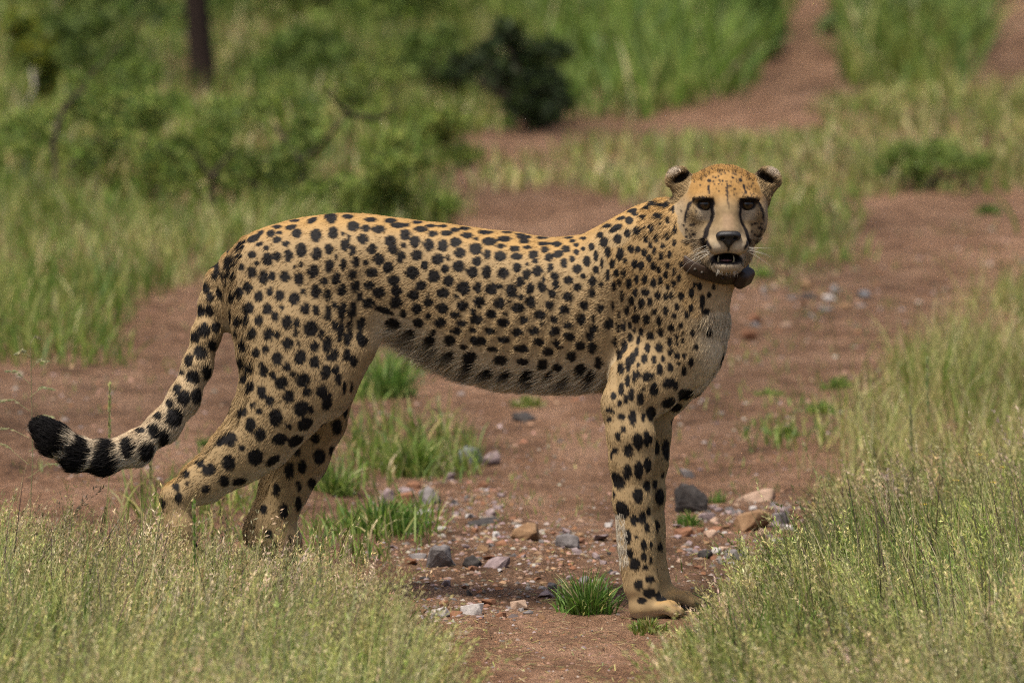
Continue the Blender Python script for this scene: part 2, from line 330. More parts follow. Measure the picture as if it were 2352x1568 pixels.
# ---- which piece of the body a point belongs to, and how the coat lies there
def regions(P):
    n = len(P); best = np.full(n, 9.); tagi = np.zeros(n, np.int16); flow = np.zeros((n, 3)); ws = np.zeros(n)
    pr = [p for p in PR if p.op == 'u']
    for i, p in enumerate(pr):
        m = ((P > p.lo) & (P < p.hi)).all(1)
        if not m.any(): continue
        d = p.fn(P[m, 0], P[m, 1], P[m, 2]); wgt = np.exp(-np.clip(d, -.02, .2)/.012)
        dv = p.dir/np.linalg.norm(p.dir); flow[m] += dv*wgt[:, None]; ws[m] += wgt
        b = np.full(n, 9.); b[m] = d; c = b < best; best[c] = b[c]; tagi[c] = i
    tags = np.array([p.tag for p in pr])[tagi]
    return tags, flow/np.maximum(ws, 1e-9)[:, None]
SPOT_SRC = {
 'A': ((550, 700), 2.24, "1480 205 52 35;1330 235 45 22 -20;1620 205 45 20;1180 240 45 14;1155 295 45 22 -15;1035 290 38 16;990 345 35 30 -20;1060 340 25 15;905 340 30 18 -25;845 385 55 28 -25;1205 345 42 40;1360 360 45 55;1500 340 42 50;1665 285 50 40;1585 345 18 18;1770 305 38 28;1745 390 45 42;1600 440 38 48 10;1635 380 15 22;1820 475 38 45 20;1660 485 28 45 10;1465 475 38 45;1365 510 42 55;1240 480 45 58;1135 530 38 50;1040 535 32 42;965 555 45 52;835 520 35 32 -15;900 435 38 18 -20;950 465 25 22;1040 400 38 28 -20;1115 430 32 25 -15;755 415 30 20 -25;740 460 35 22 -20;655 485 35 20 -25;650 540 38 30 -30;730 530 30 16;695 590 22 15;645 595 28 22;545 600 25 40 25;540 675 25 50 20;605 660 35 30;680 690 16 38;630 730 15 25;750 625 28 32;875 590 18 20;835 665 38 48;930 705 40 55;1005 695 26 40;1105 700 40 48;1225 720 42 52;1185 620 12 15;1240 600 20 22;1340 655 45 55 15;1470 615 38 58 10;1530 540 14 25;1585 600 25 48;1690 580 36 45;1770 585 20 28;1665 685 36 42 15;1530 720 36 52 10;1430 740 32 36;1690 780 38 48 15;1580 810 36 52 15;1455 850 32 48;1360 825 40 58;1260 825 22 28;1185 880 45 55;1060 855 40 46;985 820 26 42;895 865 38 50;800 790 38 46;735 825 30 38;675 850 24 42;460 785 28 52 10;495 860 30 46;580 820 25 60;660 1005 12 55;810 955 42 46;960 965 40 48;1080 955 24 22;1275 965 40 48;1365 975 30 44;1460 1005 34 66;1515 930 18 35;1580 975 34 72 10;1665 975 32 75 12;1715 865 28 45 20;720 1045 32 44;780 1050 28 36;890 1060 38 42;1030 1030 32 46;1125 1075 44 58;1205 1080 22 34;1320 1125 58 68;1195 1160 24 38;1515 1110 22 48;1405 1170 26 42;1565 1140 28 95 8;1635 1100 22 45 10;1625 1195 30 75 10;1730 1085 35 60 20;1720 1180 28 50 25;1745 1230 45 45;700 1145 22 28;840 1165 36 44;975 1175 42 52;1050 1180 20 32;760 1250 35 52 -15;870 1320 36 40;945 1295 32 38;1130 1250 45 48;1220 1255 18 24;1350 1270 42 42 20;1455 1255 40 70 15;1500 1345 20 45;1235 1355 48 62;1045 1370 44 58;1465 1365 22 40;1615 1340 32 55 10;1525 1335 22 55;1670 1390 35 45;690 1290 22 55;740 1390 28 55 -20;815 1440 34 42;910 1420 24 28;930 1475 36 50;1010 1510 28 36;1120 1440 32 38;1350 1400 46 50 15;1440 1480 42 60 15;1525 1470 25 55;1170 1500 28 25;765 1515 28 45"),
 'E': ((500, 1250), 1.96, "815 320 28 45 -10;900 365 36 50;955 425 34 42;1095 395 42 48;1040 298 46 50 25;1195 275 55 48;1225 360 32 30;1330 355 38 46 15;1370 430 38 62 15;1455 270 25 45 10;1495 330 15 50;1545 320 12 40;1500 495 22 52 5;1440 615 38 58 5;765 500 30 42;835 455 20 22;880 498 24 26;1185 480 58 58 10;1255 490 18 35;1000 545 52 62;1095 605 24 22;1210 590 60 42 -30;820 600 38 58;890 665 40 48;1030 700 55 42 -10;1145 715 60 38 -25;670 700 48 55;610 710 25 50 35;755 760 30 20;855 830 55 58;665 870 50 55;520 920 52 42 -20;455 870 32 32;360 950 22 28;980 855 60 30 -35;630 1000 38 42;740 1005 55 28 -15;500 1060 30 32;365 1020 18 16;290 1050 25 30;300 1120 26 42;270 1030 15 18;545 1165 45 28 -15;445 1280 35 32 -20;1285 695 34 40;1150 780 34 36;1315 825 42 58;1400 780 15 38 15;1190 900 32 52;1100 925 38 60;1165 1035 22 42;1265 1020 32 42;1005 1060 28 52;1165 1165 26 52;1060 1215 32 58;910 1205 28 38;945 1380 32 35;1105 1410 18 32;1000 1450 18 28;835 1325 15 20"),
 'B': ((1250, 750), 2.0905, "225 112 45 18;375 118 45 16;440 155 60 20;505 150 18 14;610 185 48 22;580 130 38 14;690 160 40 12;700 220 40 22;780 162 35 10;805 215 42 20;870 190 35 16;965 232 45 22;950 178 40 12;1105 208 52 14;1035 258 22 12;1135 278 50 30;1250 260 48 22;1270 208 40 12;1400 245 50 16;1400 278 40 16;1370 225 35 10;1540 250 45 14;1550 295 45 14;1650 298 38 20;1740 250 35 10;1720 335 30 24;1770 275 28 12;1850 255 25 12;1800 305 18 16;1800 360 20 22;1555 340 32 22;1850 335 16 16;1660 375 38 26 -15;1590 400 30 32 20;1470 380 38 30 -10;1345 395 42 24;1330 335 38 22;1220 315 34 18;1425 325 28 14;1485 430 22 20;1420 455 18 14;1215 390 42 36;1115 378 26 36;1030 335 48 40;1040 432 34 34;910 368 40 38;815 405 18 22;740 415 42 40;875 285 42 34;780 310 38 42;670 305 38 44;565 280 38 42;490 225 42 38;375 275 42 40;290 185 48 30;475 310 16 20;400 340 36 36 10;455 400 32 44 20;580 385 42 38;640 465 28 34;795 490 28 32;900 470 44 40;1005 515 38 40;1115 515 34 48;1240 525 38 40;1345 480 32 34;1505 505 36 38;1420 530 28 40 10;1600 480 22 32 20;1635 545 32 32;1705 445 28 34;1765 415 22 22;1805 490 34 34;1740 575 34 30;1850 545 20 22;1880 430 28 38;1950 390 18 40;1950 495 22 28;1995 445 12 38;2040 360 22 40;2040 540 18 42;2105 520 18 28;2075 450 22 34;2010 280 30 32;2115 260 30 34;1980 230 25 22;1915 320 22 28;2130 375 25 45;1990 610 16 25;1925 585 28 36;1920 675 28 32;1810 630 28 28;1645 610 26 30;1550 565 16 20;1535 630 32 40;1445 640 26 42 10;1370 590 30 40;1300 655 36 46;1215 625 20 22;1150 645 42 42;1050 635 30 40;940 640 44 48;825 585 38 40;710 545 42 48;545 520 50 46 20;360 480 40 44 15;290 415 40 44 15;235 520 44 36;610 620 42 36;400 580 42 42;290 670 48 42;425 660 40 34;215 615 40 34;555 690 42 38;780 675 46 38;665 690 12 14;880 700 18 14;420 750 44 42;580 795 38 40;665 745 36 30;775 790 42 38;925 770 42 36;1060 745 42 38;1010 815 22 20;1215 755 40 42;1290 740 14 8;1375 705 22 24;1455 745 36 42;1350 790 42 36;1590 765 30 32;1615 680 26 34;1735 705 34 34;1705 805 36 36;1860 770 32 32;1985 790 28 32;1150 835 40 32;870 845 38 24;1040 880 42 34;925 905 40 26;755 900 42 36;665 850 22 26;590 905 38 34 30;475 835 28 28 30;330 810 75 25 20;400 910 55 35 15;210 755 48 36 -15;1240 900 46 30;1395 880 36 30;1530 845 36 36;1630 880 32 28;1545 910 18 16;1260 835 12 20;1840 880 32 45;1735 920 32 26;1930 870 20 32;1930 945 32 32;1905 1005 32 30;2050 910 32 40;1475 965 38 30;1355 975 38 28;1635 970 38 36;1750 1010 36 34;1140 965 38 26;1005 960 32 18;880 965 40 26;705 980 24 24;530 995 45 38 25;680 1040 42 34;830 1040 44 38;1050 1045 60 34;1245 1030 44 26;940 1090 32 18;1160 1105 42 18;1380 1100 52 28;1515 1050 36 28;1645 1055 28 26;1680 1090 20 14;1830 1080 32 36;1585 1125 36 34;1925 1095 30 45;690 1140 42 34;830 1155 42 32;985 1170 50 40;1220 1190 52 34;1390 1200 42 24;1545 1220 40 36;1765 1160 38 38;1970 1210 30 45;1655 1245 34 28;1600 1295 26 24;1840 1255 44 34;1130 1285 42 36;1270 1300 36 30;970 1300 38 62;1435 1305 46 38;1725 1355 48 40;1920 1320 34 52;1470 1390 42 38;1100 1390 26 55;1235 1400 40 60;1625 1415 42 38;820 1250 18 28;1890 1410 30 40"),
 'C': ((2000, 900), 2.6133, "705 80 32 50;755 140 20 26;815 30 32 40;880 35 26 34;940 65 26 40;1035 45 20 34;985 120 26 36;1105 100 26 38;1180 85 20 42;1000 5 22 20;1115 5 20 20;850 175 34 44;910 190 30 40;1030 195 30 42;1080 230 22 36;1165 190 20 36;1150 275 22 40;1225 245 18 36;1295 175 20 30;1275 310 20 40;1375 215 22 48;745 260 22 46;675 260 26 38;705 350 22 36;650 380 20 52;795 360 30 52;865 325 24 44;945 320 26 48;1030 355 32 48;1095 330 24 40;1220 360 22 42;1165 390 18 32;730 480 22 54;855 450 26 44;950 445 40 36;1070 470 28 44;1150 485 24 40;1200 475 20 36;1295 480 28 44;1390 445 30 50;1470 385 26 40;1420 370 20 30;1560 470 22 32;1605 390 18 30;815 530 26 48;910 550 34 52;995 530 28 40;1255 580 22 42;1385 595 26 40;1495 530 28 70;1530 625 38 32;640 580 24 45;775 620 24 50;850 600 14 28;1040 630 28 40;1145 620 28 48;1230 670 26 42;1345 655 24 36;705 660 16 36;860 695 40 48;960 700 32 54;1080 720 30 48;800 760 24 34;745 770 24 60;690 780 20 50;595 745 30 40;845 810 16 28;910 825 26 46;1195 785 32 44;1290 760 26 36;1095 830 32 42;1000 865 38 46;1475 780 24 40;1405 830 24 36;1560 830 26 52;1310 830 14 24;1250 865 20 30;1185 915 30 42 15;1310 905 16 28;1435 970 26 32;805 880 28 48;880 905 22 44;660 920 28 45;750 960 32 65;970 980 30 46;1080 975 36 56;1255 930 16 28;1190 1010 28 44 20;1255 1050 28 38;1325 1045 24 28;1390 1105 26 48;865 1010 24 40;700 1040 26 48;830 1070 28 54;940 1080 32 48;1030 1090 26 44;1115 1080 24 30;785 1130 28 75;710 1170 26 55;1085 1180 34 54;1185 1170 34 46;1320 1200 26 48;885 1135 18 22;1270 1125 20 16;840 1250 22 55;880 1230 20 40;960 1250 42 50;1020 1245 25 35;780 1290 28 58;1030 1360 38 56;1180 1310 60 48 -20;1240 1335 30 40;720 1360 26 48;930 1365 16 24;815 1410 28 52;905 1465 34 62;765 1460 26 40"),
 'D': ((2100, 1400), 1.7417, "515 45 26 38;305 45 18 38;258 85 20 24;370 80 18 38;335 105 16 26;295 130 16 22;235 180 30 18 25;305 218 24 26;378 222 24 52;495 195 32 45;445 220 12 34;225 235 18 16;318 298 18 20;283 340 18 28;412 375 30 52;468 355 20 52;495 360 10 28;525 420 26 50;592 425 24 62;350 430 30 42;265 435 20 26;242 460 8 25;475 525 24 46;418 560 30 54;342 572 28 46;280 625 34 60 -30;470 660 22 40;518 645 18 32;570 590 10 20;412 720 32 50;555 728 30 54;310 810 38 58 -25;258 715 10 20;480 820 14 28;440 860 24 42;388 875 24 34;525 920 28 44;470 925 16 36;345 985 24 48;402 980 12 14;448 1035 20 34;555 1048 18 30;495 1035 10 26;358 1085 26 28;450 1110 18 30;493 1130 10 30;390 1155 34 42;458 1178 18 20;415 1290 28 36;488 1255 32 28;485 1340 38 34;435 1390 28 20;545 1365 20 32;580 1375 18 30;525 1355 15 15;610 130 45 30 -25;720 75 55 25 -20;655 160 40 28 -10"),
 'F': ((50, 950), 1.7424, "1190 320 28 42;1250 320 26 38;1150 405 8 16;1215 445 38 42;1155 485 28 36;1295 425 28 34;1275 540 28 36;1190 590 42 44;1118 635 26 40;1070 715 16 22;1145 745 44 46;1240 715 28 44;1045 820 28 32;1090 875 40 46;1175 865 32 48;995 910 28 30;1035 1000 52 58 -20;925 990 26 24;895 1085 42 50;810 1085 26 20;975 1140 36 50;1105 1030 25 30;738 1185 50 62;870 1215 40 48"),
 'N': ((2350, 550), 2.6133, "50 545 35 20;15 635 30 22;160 625 50 28 15;90 735 28 42;250 670 20 34;45 845 26 42;140 840 22 44;85 905 20 34;245 820 20 40;200 915 20 28;310 885 20 36;320 760 18 40;300 560 14 40;255 500 40 14;100 490 40 12;180 700 12 18;25 735 18 16"),
 'M': ((2197, 476), 2.1427, "165 690 38 15 -15;250 630 42 18 -10;275 660 24 14;230 710 32 30;130 765 48 25 -25;215 810 26 32;295 785 32 32;135 850 30 34;30 880 32 36;50 750 38 15 -15;420 580 42 14;500 590 50 16;95 790 25 18;160 970 32 46;60 960 22 40")}
BVH = BVHTree.FromPolygons(BV.tolist(), BF.tolist())
SC, SA, SB, SN, SR = [], [], [], [], []     # spot centre, inverse tangent axes, normal, reach
for key, ((ox, oy), s, txt) in SPOT_SRC.items():
    gr = 1.07 if key in 'CNM' else (1.08 if key in 'ADEF' else 1.16)
    for t in txt.split(';'):
        q = [float(a) for a in t.split()]; ang = math.radians(q[4]) if len(q) > 4 else 0
        u = (ox+q[0]/s)/1.59439; v = (oy+q[1]/s)/1.59439
        rx, ry = q[2]/s/1.59439*PX*gr, q[3]/s/1.59439*PX*gr
        d = ray(u, v); d = d/np.linalg.norm(d)
        hit, n, _, _ = BVH.ray_cast(Vector(CAM), Vector(d))
        if hit is None: continue
        n = np.array(n); n = n if n@d < 0 else -n
        c = max(-(n@d), .30)
        ca, sa = math.cos(ang), math.sin(ang)
        A = (AX*ca-AU*sa)*rx; B = (AX*sa+AU*ca)*ry
        A = A+d*(A@n)/c; B = B+d*(B@n)/c
        A -= n*(A@n); B -= n*(B@n)
        M = np.linalg.pinv(np.stack([A, B], 1))
        SC.append(np.array(hit)); SA.append(M[0]); SB.append(M[1]); SN.append(n); SR.append(1.35*max(np.linalg.norm(A), np.linalg.norm(B)))
n_seen = len(SC)
# the side that the photograph does not show: spots of the same sizes, scattered with the same spacing
tagv, _ = regions(BV)
cand = rng.permutation(len(BV))[:14000]
vd = BV[cand]-CAM; vd /= np.linalg.norm(vd, axis=1)[:, None]
face = (BN[cand]*vd).sum(1)
SCa = list(SC)
for i, fc in zip(cand, face):
    tg = tagv[i]
    if tg in ('head', 'ear', 'paw'): continue
    if fc < .05:
        h, _, _, _ = BVH.ray_cast(Vector(CAM), Vector((BV[i]-CAM)/np.linalg.norm(BV[i]-CAM)))
        if h is not None and np.linalg.norm(np.array(h)-BV[i]) < .02: continue
    if tg == 'torso' and BN[i][2] < -.75: continue
    small = tg in ('neck', 'shoulder', 'chest', 'upper_arm')
    gap = .031 if small else (.036 if tg in ('tail', 'fore_leg') else .040)
    A_ = np.array(SCa)
    if ((A_-BV[i])**2).sum(1).min() < gap**2: continue
    n = BN[i]; f = np.cross(n, (0.3, 0.1, 1)); f /= np.linalg.norm(f); g = np.cross(n, f)
    r = (.0095 if small else .0135)*rng.uniform(.75, 1.15); e = rng.uniform(.8, 1.25)
    SC.append(BV[i]); SCa.append(BV[i]); SA.append(f/(r*e)); SB.append(g/(r/e)); SN.append(n); SR.append(r*1.9)
SC, SA, SB, SN, SR = map(np.array, (SC, SA, SB, SN, SR))
print('spots', n_seen, len(SC))
# ring bands and black tip of the tail, along its centre line
TC = np.array([W(u, v, Y) for u, v, Y, r in TAIL]); TL = np.concatenate([[0], np.cumsum(np.linalg.norm(np.diff(TC, axis=0), axis=1))])
def tail_s(P):
    best = np.full(len(P), 9.); s = np.zeros(len(P))
    for i in range(len(TC)-1):
        a, b = TC[i], TC[i+1]; ba = b-a; t = np.clip((P-a)@ba/(ba@ba), 0, 1); d = np.linalg.norm(P-a-t[:, None]*ba, axis=1)
        m = d < best; best[m] = d[m]; s[m] = TL[i]+t[m]*(TL[i+1]-TL[i])
    return s
s_band1 = tail_s(W(np.float64(242), 1048, -.02)[None])[0]; s_band2 = tail_s(W(178., 1042, -.03)[None])[0]; s_tip = tail_s(W(146., 1024, -.035)[None])[0]
def poly_d(x, z, pts, wid):
    """signed-ish distance (mm) to a polyline with varying half width; pts in mm"""
    d = np.full(len(x), 99.)
    for (a, wa), (b, wb) in zip(zip(pts[:-1], wid[:-1]), zip(pts[1:], wid[1:])):
        bx, bz = b[0]-a[0], b[1]-a[1]; t = np.clip(((x-a[0])*bx+(z-a[1])*bz)/(bx*bx+bz*bz), 0, 1)
        d = np.minimum(d, np.hypot(x-a[0]-t*bx, z-a[1]-t*bz)-(wa+(wb-wa)*t))
    return d
def zf(*p): return [((a-795)*.2, (600-b)*.2) for a, b in p]
FACE_LINES = [
 (zf((655, 560), (662, 620), (648, 680), (605, 760), (585, 850), (600, 900), (628, 940)), (2.8, 2.4, 2.5, 3.6, 3.6, 3.0, 1.8)),
 (zf((925, 560), (918, 620), (935, 690), (978, 775), (996, 850), (975, 905), (948, 945)), (2.8, 2.4, 2.6, 3.5, 3.4, 2.6, 1.6)),
 (zf((500, 478), (450, 520), (425, 590), (412, 670)), (2.4, 2.2, 2.2, 2.2)), (zf((1080, 490), (1120, 530), (1135, 590), (1150, 655)), (2.4, 2.2, 2.2, 2.4)),
 (zf((505, 470), (580, 466), (660, 478)), (1.6, 2.2, 1.8)), (zf((925, 480), (1000, 468), (1080, 485)), (2.2, 2.8, 2.0)),
 (zf((628, 350), (625, 420)), (2.2, 1.6)), (zf((965, 340), (972, 420)), (2.4, 1.6)), (zf((795, 330), (797, 420), (800, 570)), (1.2, 1.4, .4)),
 (zf((795, 900), (795, 960)), (1.8, 1.8))]
FACE_DOTS = zf((640, 295), (935, 292), (490, 710), (460, 720), (425, 760), (490, 805), (425, 825), (450, 885), (500, 915), (1115, 740), (1070, 705), (1040, 775), (1070, 810), (1110, 820), (1080, 870), (1140, 755), (400, 720), (1040, 715), (870, 380), (830, 350), (760, 300), (720, 330), (700, 270), (860, 270))
FACE_DOT_R = [3.2, 3.6, 3, 2.2, 3, 3.2, 2.8, 3.6, 3, 3.4, 2.6, 2.4, 2.8, 2.6, 3, 2.4, 2.2, 2.2, 2, 1.6, 1.8, 1.6, 1.8, 1.8]
_r = np.random.default_rng(3); SPECK = [(_r.uniform(-58, 58), 28+66*_r.random()**.7, 0, _r.uniform(.7, 1.7)) for _ in range(120)]+[(sg*_r.uniform(56, 84), _r.uniform(-58, 6), 0, _r.uniform(1.0, 2.3)) for sg in (-1, 1) for _ in range(14)]
def lerp3(a, b, t): return np.asarray(a)[None]*(1-t[:, None])+np.asarray(b)[None]*t[:, None]
TAN_BACK, TAN, CREAM, WHITE, BLACK = (.315, .190, .068), (.315, .222, .114), (.48, .405, .285), (.56, .50, .40), (.0075, .0065, .0065)
def coat(P, N, tags, jitter=None):
    n = len(P)
    up = N[:, 2]
    c = lerp3(TAN, TAN_BACK, sstep(.35, .95, up))
    under = sstep(-.25, -.8, up)
    c = c*(1-under[:, None])+np.array(CREAM)*under[:, None]
    tor = np.isin(tags, ['torso'])
    zrel = np.clip((P[:, 2]-np.interp(P[:, 0], TX, TZB))/(np.interp(P[:, 0], TX, TZT)-np.interp(P[:, 0], TX, TZB)), 0, 1)
    low = np.where(tor, sstep(.30, .02, zrel), 0)*.85*sstep(830, 890, proj(P)[0]); c = c*(1-low[:, None])+np.array(CREAM)*low[:, None]
    ch = np.isin(tags, ['chest', 'torso', 'shoulder', 'upper_arm', 'neck'])
    u, v = proj(P)
    front = np.where(ch, sstep(-.1, .75, N[:, 0])*sstep(1540, 1620, u), 0)*.9; c = c*(1-front[:, None])+np.array(CREAM)*1.12*front[:, None]
    leg = np.isin(tags, ['fore_leg', 'shank', 'hind_foot', 'paw', 'thigh'])
    inner = np.where(leg, sstep(.2, .8, N[:, 1])*.7, 0); c = c*(1-inner[:, None])+np.array(CREAM)*inner[:, None]
    pw = np.where(tags == 'paw', sstep(.2, .9, up), 0)*.5; c = c*(1-pw[:, None])+np.array((.30, .20, .09))*pw[:, None]
    nk = np.where(tags == 'neck', .45, 0); c = c*(1-nk[:, None])+np.array(TAN_BACK)*nk[:, None]
    tl = tags == 'tail'; ts = tail_s(P[tl])
    if tl.any():
        t = sstep(.12, .45, ts)*.55+sstep(.4, .62, ts)*.45; t = np.clip(t*(.75+.5*sstep(.3, -.6, up[tl])), 0, 1)
        c[tl] = c[tl]*(1-t[:, None])+np.array(WHITE)*t[:, None]
    mot = fbm(P, 90, 3, 5); c = c*(.80+.40*mot[:, None])
    # ---- spots
    k = np.zeros(n)
    order = np.argsort(P[:, 0]); xs = P[order, 0]
    wob = (fbm(P, 130, 2, 9)-.5)*.16
    for i in range(len(SC)):
        a, b = np.searchsorted(xs, SC[i, 0]-SR[i]), np.searchsorted(xs, SC[i, 0]+SR[i])
        if a == b: continue
        id_ = order[a:b]; q = P[id_]-SC[i]; m = (q*q).sum(1) < SR[i]**2
        id_ = id_[m]; q = q[m]
        if not len(id_): continue
        e = np.hypot(q@SA[i], q@SB[i]); ok = (N[id_]@SN[i] > -.2)
        e = e+wob[id_]; kk = sstep(1.06, .90, e)*ok
        k[id_] = np.maximum(k[id_], kk)
    k[np.isin(tags, ['head', 'ear'])] = 0
    if tl.any():
        wv = (fbm(P[tl], 60, 2, 3)-.5)*.03; s2 = ts+wv
        kb = np.maximum(sstep(.022, .014, np.abs(s2-s_band1)), sstep(.020, .013, np.abs(s2-s_band2))); kb = np.maximum(kb, sstep(s_tip-.004, s_tip+.004, s2))
        k[tl] = np.maximum(k[tl], kb)
    c = c*(1-k[:, None])+np.array(BLACK)*k[:, None]
    # ---- head
    hd = np.isin(tags, ['head', 'ear'])
    if hd.any():
        L = (P[hd]-HC)@HR.T*1000; x, f, z = L[:, 0], L[:, 1], L[:, 2]; Nh = N[hd]@HR.T
        jx = x+(fbm(P[hd], 150, 2, 11)-.5)*2.5; jz = z+(fbm(P[hd], 150, 2, 12)-.5)*2.5
        hc = lerp3((.225, .158, .082), (.275, .155, .050), sstep(5, 45, z))
        pale = sstep(10, 3, np.abs(z+2)-6)*sstep(20, 28, np.abs(x))*sstep(60, 50, np.abs(x))*.8          # under the eyes
        muz = sstep(-50, -64, z)*sstep(40, 25, np.abs(x))*.85; chk = sstep(-10, -70, z)*.5; side = sstep(60, 85, np.abs(x))*sstep(60, 30, z)*.35
        t = np.clip(np.maximum.reduce([pale, muz, chk, side]), 0, 1); hc = hc*(1-t[:, None])+(np.array((.33, .27, .19))*(1+.38*sstep(-55, -70, z))[:, None])*t[:, None]
        bridge = sstep(16, 6, np.abs(x))*sstep(5, -10, z)*sstep(-45, -25, z)*.5; hc = hc*(1-bridge[:, None])+np.array((.25, .16, .10))*bridge[:, None]
        hc = hc*(.75+.5*fbm(P[hd], 200, 2, 21))[:, None]
        hk = np.zeros(len(x)); fr = (f > -30) & (Nh[:, 1] > -.1)
        for pts, wid in FACE_LINES: hk = np.maximum(hk, sstep(1.6, -.8, poly_d(jx, jz, pts, wid)))
        for (px, pz), r in zip(FACE_DOTS, FACE_DOT_R): hk = np.maximum(hk, sstep(r+1.3, r-.6, np.hypot(jx-px, jz-pz)))
        spk = np.zeros(len(x))
        for dx_, dz_, df_, dr_ in SPECK:
            spk = np.maximum(spk, .85*sstep(dr_+.9, dr_-.7, np.sqrt((x-dx_)**2+((z-dz_)*.7)**2)+.0*f))
        spk2 = 0*spk
        hk = np.where(fr, hk, 0); hk = np.maximum(hk, np.maximum(spk, spk2))
        nape = sstep(-45, -75, f)*sstep(.60, .70, vnoise(P[hd], 60, 41))*.9; hk = np.maximum(hk, nape)
        for s in (-1, 1):   # eye rim
            hk = np.maximum(hk, np.where(f > 10, sstep(1.08, .92, np.hypot((x-s*39.5)/17, (z-15.8+.06*s*(x-s*39.5))/11.8)), 0))
        m_el = np.hypot((x+1.5)/30, (z+88.5)/11.5); mouth = sstep(1.1, .95, m_el)*(f > 15)
        inner_m = (f > 5) & (np.abs(z+84.5) < 13) & (np.abs(x) < 31) & (np.abs(Nh[:, 2]) > .75) & (f < 88)
        hk = np.maximum(hk, mouth)
        hc = hc*(1-hk[:, None])+np.array((.012, .009, .009))*hk[:, None]
        er = tags[hd] == 'ear'
        if er.any():
            inn = np.zeros(len(x))
            for s in (-1, 1): inn = np.maximum(inn, sstep(1.15, .8, np.hypot((x-s*78)/19, (z-66+.42*s*(x-s*78))/10)))
            back = sstep(.1, -.5, Nh[:, 1]); rim = sstep(60, 76, z)*sstep(74, 88, np.abs(x)); ec = lerp3((.27, .19, .095), (.44, .365, .275), rim); e2 = lerp3((1, 1, 1), (.05, .045, .05), np.clip(np.maximum(inn*sstep(-.2, .3, Nh[:, 1]+.3), back*.9), 0, 1)); ec = ec*e2; hc[er] = ec[er]
        c[hd] = hc
    return np.clip(c, 0, 1)
bcol = coat(BV, BN, tagv)

cheetah = empty('cheetah', (float(W(1000, 1400, 0)[0]), -.03, 0.0))
tag(cheetah, 'spotted tan cheetah standing on the red dirt track, face turned to the viewer', 'cheetah')
def coat_mat(name, attr_domain_geom=True):
    m, t, b = mat_new(name, (.4, .3, .2), .75, .2)
    a = t.nodes.new('ShaderNodeAttribute'); a.attribute_name = 'col'
    t.links.new(a.outputs['Color'], b.inputs['Base Color']); return m
M_skin = coat_mat('cheetah_coat')
body = mesh_obj('body', BV, BF, M_skin, cheetah, True, bcol)
